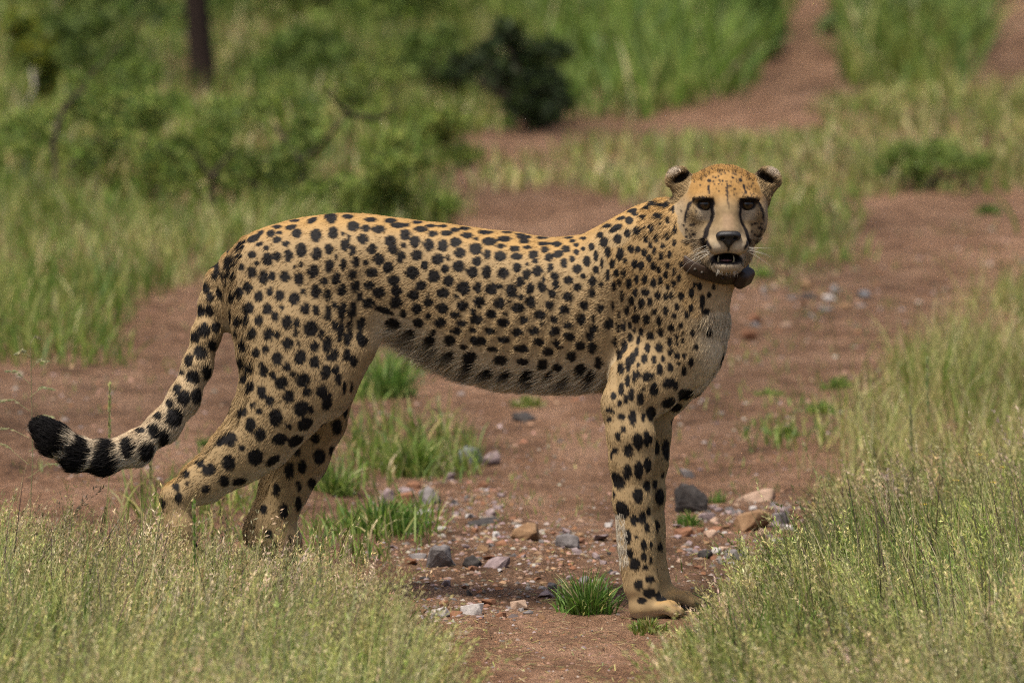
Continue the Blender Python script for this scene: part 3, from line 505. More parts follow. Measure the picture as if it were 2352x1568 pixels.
# ---- fur: short strands that carry the coat's colour at their root
def make_fur(n_want):
    T = np.concatenate([BF[:, [0, 1, 2]], BF[:, [0, 2, 3]]])
    A = np.linalg.norm(np.cross(BV[T[:, 1]]-BV[T[:, 0]], BV[T[:, 2]]-BV[T[:, 0]]), axis=1)/2
    tg = tagv[T[:, 0]]
    mult = np.ones(len(T)); mult[np.isin(tg, ['head', 'ear'])] = 3.4; mult[tg == 'tail'] = 1.5; mult[tg == 'paw'] = 1.5
    p = A*mult; p /= p.sum()
    f = rng.choice(len(T), n_want, p=p)
    r = rng.random((n_want, 2)); m = r.sum(1) > 1; r[m] = 1-r[m]; b = np.stack([1-r.sum(1), r[:, 0], r[:, 1]], 1)
    P = np.einsum('nk,nkc->nc', b, BV[T[f]]); N = np.einsum('nk,nkc->nc', b, BN[T[f]]); N /= np.linalg.norm(N, axis=1)[:, None]
    tags, flow = regions(P)
    tt = flow-N*(flow*N).sum(1)[:, None]; tt /= np.maximum(np.linalg.norm(tt, axis=1), 1e-6)[:, None]
    c = coat(P+tt*np.where(np.isin(tags, ['head', 'ear']), 0, .0035)[:, None], N, tags)
    L = np.full(n_want, .0085); lift = np.full(n_want, .27); rad = np.full(n_want, .00046)
    # head
    hd = np.isin(tags, ['head', 'ear']); loc = (P-HC)@HR.T*1000; x, fz, z = loc[:, 0], loc[:, 1], loc[:, 2]
    flow[hd] = P[hd]-H(0, -38, 96)
    flow[hd] += np.where((z[hd] > 30)[:, None], np.array([0, .1, .04]), 0)
    L[hd] = .0050; rad[hd] = .00030; lift[hd] = .34
    ck = hd & (z < -20) & (np.abs(x) > 40); L[ck] = .0048; jw = hd & (z < -48) & (np.abs(x) > 30); L[jw] = .014
    cn = hd & (z < -92); L[cn] = .010; lift[cn] = .6; flow[cn] += np.array([0, -.02, -.09])
    mz = hd & (fz > 62); L[mz] = .0028
    tp = hd & (z > 60) & (fz < 10); L[tp] = .010; lift[tp] = .55
    er = tags == 'ear'; L[er] = .012; lift[er] = .6; flow[er] = (P[er]-HC)*np.array([1, .3, 1])+np.array([0, 0, .03])
    npk = (tags == 'neck') & (N[:, 2] > .3); L[npk] = .012; lift[npk] = .42
    nk = (tags == 'neck') & ~npk; L[nk] = .0085; lift[nk] = .25
    # torso underside
    zrel = (P[:, 2]-np.interp(P[:, 0], TX, TZB))/(np.interp(P[:, 0], TX, TZT)-np.interp(P[:, 0], TX, TZB))
    uu, vv = proj(P)
    tor = (tags == 'torso') & (uu > 800) & (uu < 1480)
    bl = np.where(tor, sstep(.20, .02, zrel)*sstep(870, 960, uu), 0); L = L+bl*.026; lift = lift+bl*.25; rad = rad-bl*.0001
    flow = flow+(bl[:, None]*np.array([-.1, 0, -.9]))
    edge = np.where(tor, sstep(.11, .0, zrel)*sstep(860, 930, uu), 0)*.6; c = c*(1-edge[:, None])+np.array((.58, .52, .42))*edge[:, None]
    fl = np.where(tor, sstep(860, 930, uu)*sstep(1130, 1000, uu)*sstep(.14, .02, zrel), 0); L = L+fl*.026; c = c*(1-.6*fl[:, None])+np.array(CREAM)*.6*fl[:, None]
    ch = np.isin(tags, ['chest']) | ((tags == 'torso') & (uu > 1560)); L[ch] = .018; lift[ch] = .42
    tl = tags == 'tail'; s = tail_s(P[tl]); L[tl] = .011+.018*sstep(.25, .6, s); lift[tl] = .32+.22*sstep(.4, .75, s)
    pw = tags == 'paw'; L[pw] = .0042; rad[pw] = .0004
    lg = np.isin(tags, ['fore_leg', 'hind_foot', 'shank']); L[lg] = .0085
    fr = (tags == 'fore_leg') & (N[:, 0] < -.45) & (vv > 1175) & (vv < 1295) & (P[:, 1] < -.09); L[fr] = .012; lift[fr] = .30; c[fr] = np.array((.42, .37, .29))
    rear = np.isin(tags, ['thigh', 'shank']) & (N[:, 0] < -.5); L[rear] = .017; lift[rear] = .4
    ws = fr
    # leave out: nose, eyes, inside of the mouth
    drop = hd & ((np.hypot(x/25, (z+48)/15) < 1) & (fz > 70))
    for sgn in (-1, 1): drop |= hd & (fz > 10) & (np.hypot((x-sgn*39.5)/13.5, (z-15.5)/9) < 1)
    drop |= hd & (fz > 10) & (np.hypot((x+1.5)/27, (z+85)/8.5) < 1)
    drop |= (P[:, 2] < .006)
    k = ~drop; P, N, flow, c, L, lift, rad = P[k], N[k], flow[k], c[k], L[k], lift[k], rad[k]
    n = len(P)
    t = flow-N*(flow*N).sum(1)[:, None]; t /= np.maximum(np.linalg.norm(t, axis=1), 1e-6)[:, None]
    b_ = np.cross(N, t)
    # clumps and waves in the coat
    cl = (fbm(P, 70, 2, 51)-.5); sw = cl*.5+rng.normal(0, .16, n)
    t = t*np.cos(sw)[:, None]+b_*np.sin(sw)[:, None]
    lift = np.clip(lift*(1+rng.normal(0, .35, n)+(fbm(P, 110, 2, 57)-.5)*.9), .06, 1.3)
    L = L*rng.uniform(.65, 1.2, n)
    S = np.array([0, .35, .7, 1.0])
    pts = np.empty((n, 4, 3), np.float32)
    for i, s in enumerate(S):
        a = lift*(1-.65*s)
        pts[:, i] = P-N*.0008+(t*np.cos(a)[:, None]+N*np.sin(a)[:, None])*(L*s)[:, None]
        pts[:, i, 2] -= .10*L*s*s
    cu = bpy.data.hair_curves.new('fur'); cu.add_curves([4]*n)
    cu.attributes['position'].data.foreach_set('vector', pts.ravel())
    ra = cu.attributes.new('radius', 'FLOAT', 'POINT'); ra.data.foreach_set('value', (rad[:, None]*np.array([1, .95, .7, .15])).astype(np.float32).ravel())
    c = np.clip(c*(rng.uniform(.72, 1.28, n)*(.80+.4*fbm(P*np.array([1, 1, 2.2]), 150, 2, 61)))[:, None], 0, 1)
    ca = cu.attributes.new('col', 'FLOAT_COLOR', 'CURVE'); ca.data.foreach_set('color', np.concatenate([np.clip(c, 0, 1), np.ones((n, 1))], 1).astype(np.float32).ravel())
    m = bpy.data.materials.new('fur'); m.use_nodes = True; nt = m.node_tree; nt.nodes.remove(nt.nodes['Principled BSDF'])
    at = nt.nodes.new('ShaderNodeAttribute'); at.attribute_name = 'col'
    h = nt.nodes.new('ShaderNodeBsdfPrincipled'); h.inputs['Roughness'].default_value = .6; h.inputs['Specular IOR Level'].default_value = .12
    nt.links.new(at.outputs['Color'], h.inputs['Base Color'])
    nt.links.new(h.outputs[0], nt.nodes['Material Output'].inputs[0])
    cu.materials.append(m)
    o = bpy.data.objects.new('fur', cu); COL.objects.link(o); o.parent = cheetah; o.matrix_parent_inverse = Matrix.Translation(-Vector(cheetah.location))
    print('fur strands', n); return o
make_fur(360000)
# ---- eyes
def uvsphere(c, r, nu=28, nv=18, fwd=None):
    th = np.linspace(0, math.pi, nv); ph = np.linspace(0, 2*math.pi, nu, endpoint=False)
    f = np.asarray(fwd)/np.linalg.norm(fwd); a = np.cross(f, (0, 0, 1)); a /= np.linalg.norm(a); b = np.cross(f, a)
    V = np.array([np.asarray(c)+r*(f*math.cos(t)+(a*math.cos(p)+b*math.sin(p))*math.sin(t)) for t in th for p in ph])
    F = [[i*nu+j, i*nu+(j+1) % nu, (i+1)*nu+(j+1) % nu, (i+1)*nu+j] for i in range(nv-1) for j in range(nu)]
    ang = np.repeat(th, nu); return V, np.array(F), ang
m_eye, t_, b_ = mat_new('eye', (.05, .03, .01), .12, .4)
a_ = t_.nodes.new('ShaderNodeAttribute'); a_.attribute_name = 'col'; t_.links.new(a_.outputs['Color'], b_.inputs['Base Color'])
for s in (-1, 1):
    p = H(s*39.5, 15.5, 150); hit = BVH.ray_cast(Vector(p), Vector(-HF))[0]
    c = np.array(hit)-HF*.0085
    V, F, ang = uvsphere(c, .0145, fwd=HF*1.0+np.array([0, -.02, .02]))
    col = np.where((ang < .30)[:, None], np.array([[.004, .004, .004]]), np.where((ang < .72)[:, None], np.array([[.050, .027, .010]]), np.array([[.012, .009, .008]])))
    mesh_obj('eye', V, F, m_eye, cheetah, True, col)
# ---- nose
m_nose, t_, b_ = mat_new('nose_leather', (.010, .009, .009), .42, .45)
nz = t_.nodes.new('ShaderNodeTexNoise'); nz.inputs['Scale'].default_value = 900; bp = t_.nodes.new('ShaderNodeBump'); bp.inputs['Strength'].default_value = .35; bp.inputs['Distance'].default_value = .001
t_.links.new(nz.outputs[0], bp.inputs['Height']); t_.links.new(bp.outputs[0], b_.inputs['Normal'])
tipf = None
hit = BVH.ray_cast(Vector(H(0, -46, 200)), Vector(-HF))[0]; tipf = ((np.array(hit)-HC)@HF)*1000
NP = [hell(0, -43, tipf-2, 18, 8, 11, 4), hell(-13, -45, tipf-6, 11, 9, 11, 5), hell(13, -45, tipf-6, 11, 9, 11, 5), hell(0, -53, tipf-4, 10, 10, 9, 7), hell(0, -60, tipf-6, 4, 8, 8, 5),
      hell(-12.5, -49.5, tipf+4, 4.6, 3.0, 7, 2, 'd', tilt=-20), hell(12.5, -49.5, tipf+4, 4.6, 3.0, 7, 2, 'd', tilt=20), hell(0, -57, tipf+7, 1.0, 9, 3, 2, 'd')]
cN = H(0, -48, tipf-3); axn = tuple(np.arange(cN[k]-r, cN[k]+r, .0012) for k, r in enumerate((.032, .024, .026)))
V, F = surfnets(field(NP, axn), axn); mesh_obj('nose', smooth_v(V, F, 2), F, m_nose, cheetah, True)
# ---- teeth, tongue and whiskers
m_tooth, _, _ = mat_new('tooth', (.24, .20, .11), .3, .4)
def curved_cone(pts, rads, ns=8):
    V, F = [], []
    pts = [np.asarray(p, float) for p in pts]
    for i, (p, r) in enumerate(zip(pts, rads)):
        t = pts[min(i+1, len(pts)-1)]-pts[max(i-1, 0)]; t /= np.linalg.norm(t); a = np.cross(t, (.3, 1, .2)); a /= np.linalg.norm(a); b = np.cross(t, a)
        for j in range(ns): q = 2*math.pi*j/ns; V.append(p+(a*math.cos(q)+b*math.sin(q))*r)
    for i in range(len(pts)-1):
        for j in range(ns): F.append([i*ns+j, i*ns+(j+1) % ns, (i+1)*ns+(j+1) % ns, (i+1)*ns+j])
    return np.array(V), np.array(F)
for xx, s in ((-17, -1), (11.5, 1)):
    V, F = curved_cone([H(xx, -95, 62), H(xx+s*.6, -88, 64.5), H(xx-s*.4, -82.5, 64), H(xx-s*1.2, -79, 63)], [.0020, .0018, .0012, .0003]); mesh_obj('canine_tooth', V, F, m_tooth, cheetah, True)
m_tongue, _, _ = mat_new('tongue', (.10, .045, .045), .45, .4)
V, F = surfnets(field([hell(-2, -91.5, 48, 13, 3.5, 24, 3)], tuple(np.arange(H(-2, -91.5, 48)[k]-.03, H(-2, -91.5, 48)[k]+.03, .0015) for k in range(3))), tuple(np.arange(H(-2, -91.5, 48)[k]-.03, H(-2, -91.5, 48)[k]+.03, .0015) for k in range(3)))
mesh_obj('tongue', V, F, m_tongue, cheetah, True)
m_wh, _, _ = mat_new('whisker', (.50, .46, .38), .5, .3)
WV, WF, nb = [], [], 0
def addw(pts, r0):
    global nb
    V, F = curved_cone(pts, [r0, r0*.8, r0*.5, r0*.15], 4); WV.append(V); WF.append(F+nb); nb += len(V)
for s in (-1, 1):
    for k in range(9):
        x0, z0 = s*random.uniform(22, 33), random.uniform(-76, -58); l = random.uniform(35, 75); dz = random.uniform(-.75, .05)
        addw([H(x0, z0, 70), H(x0+s*l*.33, z0+dz*l*.25, 74), H(x0+s*l*.66, z0+dz*l*.6, 68), H(x0+s*l*.9, z0+dz*l*1.05, 56)], .00032)
for k in range(26):
    x0 = random.uniform(-20, 18); z0 = -108+abs(x0)*.12; l = random.uniform(8, 17); addw([H(x0, z0+4, 66), H(x0+random.uniform(-1, 1), z0-l*.3, 68), H(x0*1.08+random.uniform(-2, 2), z0-l*.65, 69), H(x0*1.15+random.uniform(-3, 3), z0-l, 68)], .00028)
for s in (-1, 1):
    for k in range(22):
        x0 = s*random.uniform(30, 52); z0 = -98+abs(x0)*.55+random.uniform(-5, 5); l = random.uniform(10, 24); addw([H(x0, z0, 22), H(x0+s*l*.2, z0-l*.3, 22), H(x0+s*l*.4, z0-l*.65, 20), H(x0+s*l*.5, z0-l, 16)], .00028)
wo = mesh_obj('whiskers', np.concatenate(WV), np.concatenate(WF), m_wh, cheetah, True); wo['kind'] = 'stuff'
# ---- tracking collar
CC = W(1637, 596, -.13); cax = -AF*.42+AX*.36+AU*.83; cax /= np.linalg.norm(cax)
ca = np.cross(cax, (0, 0, 1)); ca /= np.linalg.norm(ca); cb = np.cross(cax, ca); cb = -cb if cb[2] < 0 else cb
ths = np.linspace(0, 2*math.pi, 72, endpoint=False); rr = []
for t in ths:
    d = ca*math.cos(t)+cb*math.sin(t); h = BVH.ray_cast(Vector(CC+d*.004), Vector(d))[0]
    rr.append(min(max((np.array(h)-CC)@d if h else .07, .055), .072))
rr = np.array(rr); k_ = np.hanning(15); k_ /= k_.sum(); rr = np.convolve(np.concatenate([rr[-7:], rr, rr[:7]]), k_, 'valid')+.007
CCO = empty('tracking_collar', CC); tag(CCO, "dark brown leather tracking collar round the cheetah's neck under the chin", 'collar')
m_col, t_, b_ = mat_new('collar_leather', (.045, .027, .016), .55, .35)
nz = t_.nodes.new('ShaderNodeTexNoise'); nz.inputs['Scale'].default_value = 60; nz.inputs['Detail'].default_value = 6
rp = t_.nodes.new('ShaderNodeValToRGB'); rp.color_ramp.elements[0].color = (.014, .009, .007, 1); rp.color_ramp.elements[1].color = (.062, .034, .018, 1)
t_.links.new(nz.outputs[0], rp.inputs[0]); t_.links.new(rp.outputs[0], b_.inputs['Base Color'])
prof = [(0, -.012), (.0035, -.0135), (.0055, -.011), (.006, 0), (.0055, .011), (.0035, .0135), (0, .012), (-.002, 0)]
V = np.array([CC+(ca*math.cos(t)+cb*math.sin(t))*(r+p)+cax*q for t, r in zip(ths, rr) for p, q in prof]); n8 = 8
F = np.array([[i*n8+j, i*n8+(j+1) % n8, ((i+1) % 72)*n8+(j+1) % n8, ((i+1) % 72)*n8+j] for i in range(72) for j in range(n8)])
mesh_obj('band', V, F, m_col, CCO, True)
def collar_box(u, v, size, name):
    d = W(u, v, -.15)-CC; d -= cax*(d@cax); d /= np.linalg.norm(d); th = math.atan2(d@cb, d@ca) % (2*math.pi)
    r = np.interp(th, ths, rr, period=2*math.pi); c = CC+d*(r+size[1]*.55); tgt = np.cross(cax, d); Rm = np.stack([tgt, d, cax])
    def fn(x, y, z):
        dx, dy, dz = x-c[0], y-c[1], z-c[2]
        q = [np.abs(Rm[k][0]*dx+Rm[k][1]*dy+Rm[k][2]*dz)-size[k]+.011 for k in range(3)]
        return np.sqrt(sum(np.maximum(a, 0)**2 for a in q))+np.minimum(np.maximum(np.maximum(q[0], q[1]), q[2]), 0)-.011
    ax = tuple(np.arange(c[k]-.05, c[k]+.05, .0022) for k in range(3))
    V, F = surfnets(field([Prim(fn, c-.06, c+.06, .001, '', (0, 0, 1))], ax)-0, ax); return mesh_obj(name, smooth_v(V, F, 2), F, m_col, CCO, True)
collar_box(1702, 640, (.026, .013, .018), 'transmitter_box')
m_riv, _, _ = mat_new('rivet_metal', (.07, .06, .05), .6, .3); m_riv.node_tree.nodes['Principled BSDF'].inputs['Metallic'].default_value = .8
for uu_ in (1585, 1606, 1664):
    d = W(uu_, 640, -.2)-CC; d -= cax*(d@cax); d /= np.linalg.norm(d); th = math.atan2(d@cb, d@ca) % (2*math.pi); c = CC+d*(np.interp(th, ths, rr, period=2*math.pi)+.005)
    V, F, _ = uvsphere(c, .0038, 10, 6, d); mesh_obj('rivet', V, F, m_riv, CCO, True)
# ---- claws of the front paws
m_claw, _, _ = mat_new('claw', (.035, .028, .024), .35, .4)
for (u0, v0, Y0) in ((1500, 1419, -.158), (1530, 1396, YF_F)):
    L0 = 66 if u0 == 1500 else 76
    for dy, dx in ((-.030, -6), (-.0105, 8), (.0105, 8), (.030, -6)):
        b0 = W(u0+(L0-14)+dx+8, v0-12, Y0+dy*1.15); V, F = curved_cone([b0, b0+np.array([.006, -.001, -.001]), b0+np.array([.011, -.001, -.006])], [.0026, .0020, .0004], 6); mesh_obj('claw', V, F, m_claw, cheetah, True)
# ================================================================== GROUND
def gz(x, y):
    P = np.stack([np.asarray(x, float).ravel(), np.asarray(y, float).ravel()], 1)
    r = np.maximum(np.abs(P[:, 0])/1.1, np.abs(P[:, 1])/.9); wgt = sstep(.7, 2.5, r)
    h = (fbm(P, .55, 2, 101)-.5)*.10*wgt + (fbm(P, 5.0, 3, 103)-.5)*.016*(.35+.65*wgt) + (fbm(P, 16, 3, 107)-.5)*.022
    far = sstep(40, 140, P[:, 1]); return (h*(1-far)).reshape(np.shape(x))
def graded(lo, hi, fine, a, b, g=1.25, mx=60):
    mid = list(np.arange(a, b, fine)); up = [mid[-1]]; st = fine
    while up[-1] < hi: st = min(st*g, mx); up.append(up[-1]+st)
    dn = [mid[0]]; st = fine
    while dn[-1] > lo: st = min(st*g, mx); dn.append(dn[-1]-st)
    return np.array(dn[:0:-1]+mid+up[1:])
gx = graded(-600, 600, .016, -1.3, 1.35); gy = graded(-60, 1500, .020, -1.6, 2.6, 1.06)
GX, GY = np.meshgrid(gx, gy, indexing='ij'); GZ = gz(GX, GY)
nx_, ny_ = GX.shape; ii = np.arange(nx_*ny_).reshape(nx_, ny_)
gF = np.stack([ii[:-1, :-1].ravel(), ii[1:, :-1].ravel(), ii[1:, 1:].ravel(), ii[:-1, 1:].ravel()], 1)
m_soil, t_, b_ = mat_new('red_soil', (.2, .12, .08), .95, .1)
N_ = t_.nodes; L_ = t_.links
tc = N_.new('ShaderNodeNewGeometry')
def tex(scale, detail=6, rough=.6, stretch=None):
    n = N_.new('ShaderNodeTexNoise'); n.inputs['Scale'].default_value = scale; n.inputs['Detail'].default_value = detail; n.inputs['Roughness'].default_value = rough
    mp = N_.new('ShaderNodeMapping'); L_.new(tc.outputs['Position'], mp.inputs[0]); L_.new(mp.outputs[0], n.inputs['Vector'])
    if stretch: mp.inputs['Scale'].default_value = stretch
    return n
def ramp(src, stops):
    r = N_.new('ShaderNodeValToRGB'); L_.new(src, r.inputs[0]); el = r.color_ramp.elements
    while len(el) < len(stops): el.new(.5)
    for e, (p, c) in zip(el, stops): e.position = p; e.color = (*c, 1)
    return r
def mix(f, a, b, mode='MIX'):
    m = N_.new('ShaderNodeMix'); m.data_type = 'RGBA'; m.blend_type = mode
    if isinstance(f, float): m.inputs[0].default_value = f
    else: L_.new(f, m.inputs[0])
    L_.new(a, m.inputs[6]); L_.new(b, m.inputs[7]); return m.outputs[2]
n1 = tex(1.6, 5, .6, (1, .6, 1)); n2 = tex(7, 8, .72, (1, .6, 1)); n3 = tex(60, 5, .7); n4 = tex(240, 3, .6)
c1 = ramp(n1.outputs[0], [(.32, (.150, .088, .056)), (.5, (.255, .152, .094)), (.66, (.40, .255, .172))])
c2 = ramp(n2.outputs[0], [(.36, (.070, .045, .030)), (.47, (.245, .143, .086)), (.60, (.42, .27, .182))])
base = mix(.55, c1.outputs[0], c2.outputs[0]); n5 = tex(.9, 4, .55, (1, .5, 1)); c5 = ramp(n5.outputs[0], [(.34, (.86, .85, .84)), (.62, (1.42, 1.36, 1.34))]); base = mix(1.0, base, c5.outputs[0], 'MULTIPLY')
c3 = ramp(n3.outputs[0], [(.32, (.42, .40, .38)), (.5, (.98, .97, .96)), (.68, (1.35, 1.32, 1.25))]); base = mix(.75, base, c3.outputs[0], 'MULTIPLY')
c4 = ramp(n4.outputs[0], [(.30, (.62, .60, .58)), (.62, (1.12, 1.1, 1.06))]); base = mix(.7, base, c4.outputs[0], 'MULTIPLY')
L_.new(base, b_.inputs['Base Color'])
bp = N_.new('ShaderNodeBump'); bp.inputs['Strength'].default_value = 1.0; bp.inputs['Distance'].default_value = .022
ad = N_.new('ShaderNodeMath'); ad.operation = 'ADD'; L_.new(n3.outputs[0], ad.inputs[0]); L_.new(n4.outputs[0], ad.inputs[1]); L_.new(ad.outputs[0], bp.inputs['Height']); L_.new(bp.outputs[0], b_.inputs['Normal'])
ground = mesh_obj('ground', np.stack([GX.ravel(), GY.ravel(), GZ.ravel()], 1), gF, m_soil, None, True); ground['kind'] = 'structure'
def Gz(u, v):
    p = G(u, v); p = p.copy(); p[2] = float(gz(np.array([p[0]]), np.array([p[1]]))[0]); return p

# ================================================================== PLANTS
def leaf_mat(name, trans=.35, rough=.6):
    m = bpy.data.materials.new(name); m.use_nodes = True; t = m.node_tree; b = t.nodes['Principled BSDF']
    a = t.nodes.new('ShaderNodeAttribute'); a.attribute_name = 'col'
    b.inputs['Roughness'].default_value = rough; b.inputs['Specular IOR Level'].default_value = .25
    tr = t.nodes.new('ShaderNodeBsdfTranslucent'); mx = t.nodes.new('ShaderNodeMixShader'); mx.inputs[0].default_value = trans
    t.links.new(a.outputs['Color'], b.inputs['Base Color']); t.links.new(a.outputs['Color'], tr.inputs['Color'])
    t.links.new(b.outputs[0], mx.inputs[1]); t.links.new(tr.outputs[0], mx.inputs[2]); t.links.new(mx.outputs[0], t.nodes['Material Output'].inputs[0])
    return m
M_grass = leaf_mat('grass_blades', .35, .55); M_leaf = leaf_mat('leaves', .3, .6)
class Acc:
    def __init__(s): s.V, s.F3, s.F4, s.C, s.n = [], [], [], [], 0
    def add(s, V, F, C):
        V = np.asarray(V).reshape(-1, 3); F = np.asarray(F)
        (s.F3 if F.shape[1] == 3 else s.F4).append(F+s.n); s.V.append(V); s.C.append(np.broadcast_to(C, (len(V), 3)) if np.ndim(C) < 2 else C); s.n += len(V)
    def build(s, name, mat, parent=None, smooth=True):
        F = []
        if s.F3: F.append(np.concatenate(s.F3))
        if s.F4: F.append(np.concatenate(s.F4))
        return mesh_obj(name, np.concatenate(s.V), F, mat, parent, smooth, np.concatenate(s.C))
def pal(cols, n, jit=.18, wts=None):
    c = np.array(cols)[rng.choice(len(cols), n, p=None if wts is None else np.array(wts)/sum(wts))]
    return np.clip(c*rng.uniform(1-jit, 1+jit, (n, 1))*rng.uniform(1-jit*.4, 1+jit*.4, (n, 3)), 0, 1)
def blades(acc, base, h, width, cols, lean=.35, bend=.5, az=None, droop=0.0, seg=4):
    n = len(base)
    if n == 0: return None
    az = rng.uniform(0, 2*math.pi, n) if az is None else az
    le = np.abs(rng.normal(0, lean, n)); d = np.stack([np.cos(az), np.sin(az), np.zeros(n)], 1)
    be = np.abs(rng.normal(0, bend, n))
    fa = rng.uniform(0, math.pi, n)*.0+rng.normal(0, .7, n); wd = np.stack([np.cos(fa), np.sin(fa), np.zeros(n)], 1)
    S = np.linspace(0, 1, seg+1); pts = []
    for s in S:
        a = le+be*s; a = np.minimum(a, 1.9)
        hor = np.sin(le*.6+be*s*.6)*s; ver = np.sqrt(np.maximum(s*s-hor*hor, 0))*(1-droop*s*s*be)
        pts.append(base+d*(h*hor)[:, None]+np.array([0, 0, 1])*(h*ver)[:, None])
    wprof = np.array([.75, 1, .9, .6, .28])[:seg] if seg == 4 else np.linspace(1, .35, seg)
    V = np.empty((n, 2*seg+1, 3)); C = np.empty((n, 2*seg+1, 3))
    for i in range(seg):
        o = wd*(width*.5*wprof[i])[:, None]; V[:, 2*i] = pts[i]-o; V[:, 2*i+1] = pts[i]+o
    V[:, 2*seg] = pts[seg]; C[:] = cols[:, None, :]
    k = (np.arange(n)*(2*seg+1))[:, None]
    q = np.array([[2*i, 2*i+1, 2*i+3, 2*i+2] for i in range(seg-1)]); F4 = (k[:, :, None]+q[None]).reshape(-1, 4)
    F3 = k+np.array([[2*seg-2, 2*seg-1, 2*seg]])
    n0 = acc.n; acc.V.append(V.reshape(-1, 3)); acc.C.append(C.reshape(-1, 3)); acc.F4.append(F4+n0); acc.F3.append(F3+n0); acc.n += n*(2*seg+1)
    return np.stack(pts, 1)
def panicles(acc, base, h, cols, headcols, nspk=26, frac=.5, spread=.020, spk=.0042, lean=.3, bend=.45, az=None, stemw=.0011):
    """thin stalks with a loose, branched seed head made of little spikelets"""
    pts = blades(acc, base, h, np.full(len(base), stemw), cols, lean, bend, az)
    n = len(base); s = 1-frac*rng.random((n, nspk))**.9
    x = s*4; i = np.minimum(x.astype(int), 3); f = (x-i)[..., None]
    ar = np.arange(n)[:, None]; ctr = pts[ar, i]*(1-f)+pts[ar, i+1]*f
    tdir = pts[:, 4]-pts[:, 2]; tdir /= np.linalg.norm(tdir, axis=1)[:, None]
    out = rng.normal(0, 1, (n, nspk, 3)); out /= np.linalg.norm(out, axis=2)[..., None]
    rr = spread*(h/.22)[:, None]*rng.random((n, nspk))**.7*(1.15-((s-(1-frac))/frac)*.8)
    c = ctr+out*rr[..., None]; c[..., 2] += rr*.35
    ax = out*.75+tdir[:, None, :]*.9+rng.normal(0, .25, (n, nspk, 3)); ax /= np.linalg.norm(ax, axis=2)[..., None]
    sd = np.cross(ax, rng.normal(0, 1, (n, nspk, 3))*.5+np.array([0, 1.0, 0])); sd /= np.maximum(np.linalg.norm(sd, axis=2), 1e-6)[..., None]
    l = spk*rng.uniform(.6, 1.5, (n, nspk, 1)); wv = l*.24
    V = np.stack([c-ax*l, c+sd*wv, c+ax*l, c-sd*wv], 2).reshape(-1, 3)
    C = np.repeat(np.repeat(headcols[:, None, :]*rng.uniform(.8, 1.2, (n, nspk, 1)), 1, 1).reshape(-1, 3), 4, 0)
    F = np.arange(n*nspk*4).reshape(-1, 4)
    n0 = acc.n; acc.V.append(V); acc.C.append(np.clip(C, 0, 1)); acc.F4.append(F+n0); acc.n += len(V)
    # branchlets from the stalk to every second spikelet
    m = nspk//2; a = ctr[:, :m].reshape(-1, 3); b = c[:, :m].reshape(-1, 3); o = np.array([.00035, 0, .0002])
    V = np.stack([a-o-tdir.repeat(m, 0)*.004, b-o, b+o], 1).reshape(-1, 3); n0 = acc.n
    acc.V.append(V); acc.C.append(np.repeat(headcols.repeat(m, 0), 3, 0)*.85); acc.F3.append(np.arange(len(V)).reshape(-1, 3)+n0); acc.n += len(V)
def inpoly(P, poly):
    x, y = P[:, 0], P[:, 1]; r = np.zeros(len(P), bool); j = len(poly)-1
    for i in range(len(poly)):
        (xi, yi), (xj, yj) = poly[i], poly[j]
        c = ((yi > y) != (yj > y)) & (x < (xj-xi)*(y-yi)/(yj-yi+1e-12)+xi); r ^= c; j = i
    return r
def scatter(poly_uv, dens, patch=.0, pf=2.5, seed=0, edge=.06):
    poly = [tuple(G(u, v)[:2]) for u, v in poly_uv]; A = np.array(poly); lo, hi = A.min(0), A.max(0)
    n = int(np.prod(hi-lo)*dens); P = lo+(hi-lo)*rng.random((n, 2))
    Q = P+np.stack([fbm(P, 3, 2, seed+61)-.5, fbm(P, 3, 2, seed+67)-.5], 1)*edge*4+rng.normal(0, edge*.5, P.shape)
    k = inpoly(Q, poly)
    if patch: k &= fbm(P, pf, 3, seed+71) > patch*(.6+.5*rng.random(n))
    P = P[k]; return np.concatenate([P, gz(P[:, 0], P[:, 1])[:, None]-.004], 1)
GREEN = [(.080, .140, .016), (.120, .195, .026), (.165, .240, .040), (.20, .265, .065), (.115, .185, .050)]
OLIVE = [(.165, .205, .034), (.22, .24, .055), (.29, .28, .085), (.12, .17, .022), (.38, .33, .13)]
STRAW = [(.49, .42, .19), (.42, .395, .14), (.34, .36, .105), (.60, .52, .29), (.24, .21, .10), (.43, .43, .155)]
DRYST = [(.20, .16, .09), (.11, .075, .06), (.22, .22, .09), (.14, .17, .05), (.28, .24, .12)]

# ---- foreground grass, left and right
acc = Acc()
LEFT = [(-120, 1345), (120, 1335), (350, 1350), (520, 1345), (640, 1352), (740, 1385), (850, 1440), (940, 1500), (990, 1570), (1010, 1700), (1000, 1960), (-160, 1960)]
RIGHT = [(1585, 1520), (1640, 1455), (1720, 1400), (1800, 1345), (1870, 1290), (1950, 1240), (2100, 1195), (2450, 1150), (2520, 1960), (1600, 1960), (1555, 1700), (1545, 1600)]
def clump_h(P, lo, hi, seed): return lo+(hi-lo)*np.clip(fbm(P[:, :2], 4.5, 3, seed)*1.8-.4, 0, 1)
def hcap(P, h, sd):
    u, v = proj(P)
    vt = np.interp(u, [0, 300, 380, 480, 700, 820, 920, 1010], [1110, 1130, 1205, 1245, 1255, 1300, 1390, 1480]) if sd == 1 else np.interp(u, [1550, 1640, 1740, 1850, 1950, 2352], [1490, 1400, 1290, 1190, 1080, 1010])
    vt = vt+60*(fbm(P[:, :2], 7, 2, 260)-.5)-np.where((rng.random(len(P)) < .20) & ((u < 900) | (u > 1680)), rng.uniform(40, 130, len(P)), 0)
    return np.minimum(h, np.maximum(v-vt, 18)*PX*rng.uniform(.75, 1.15, len(P)))
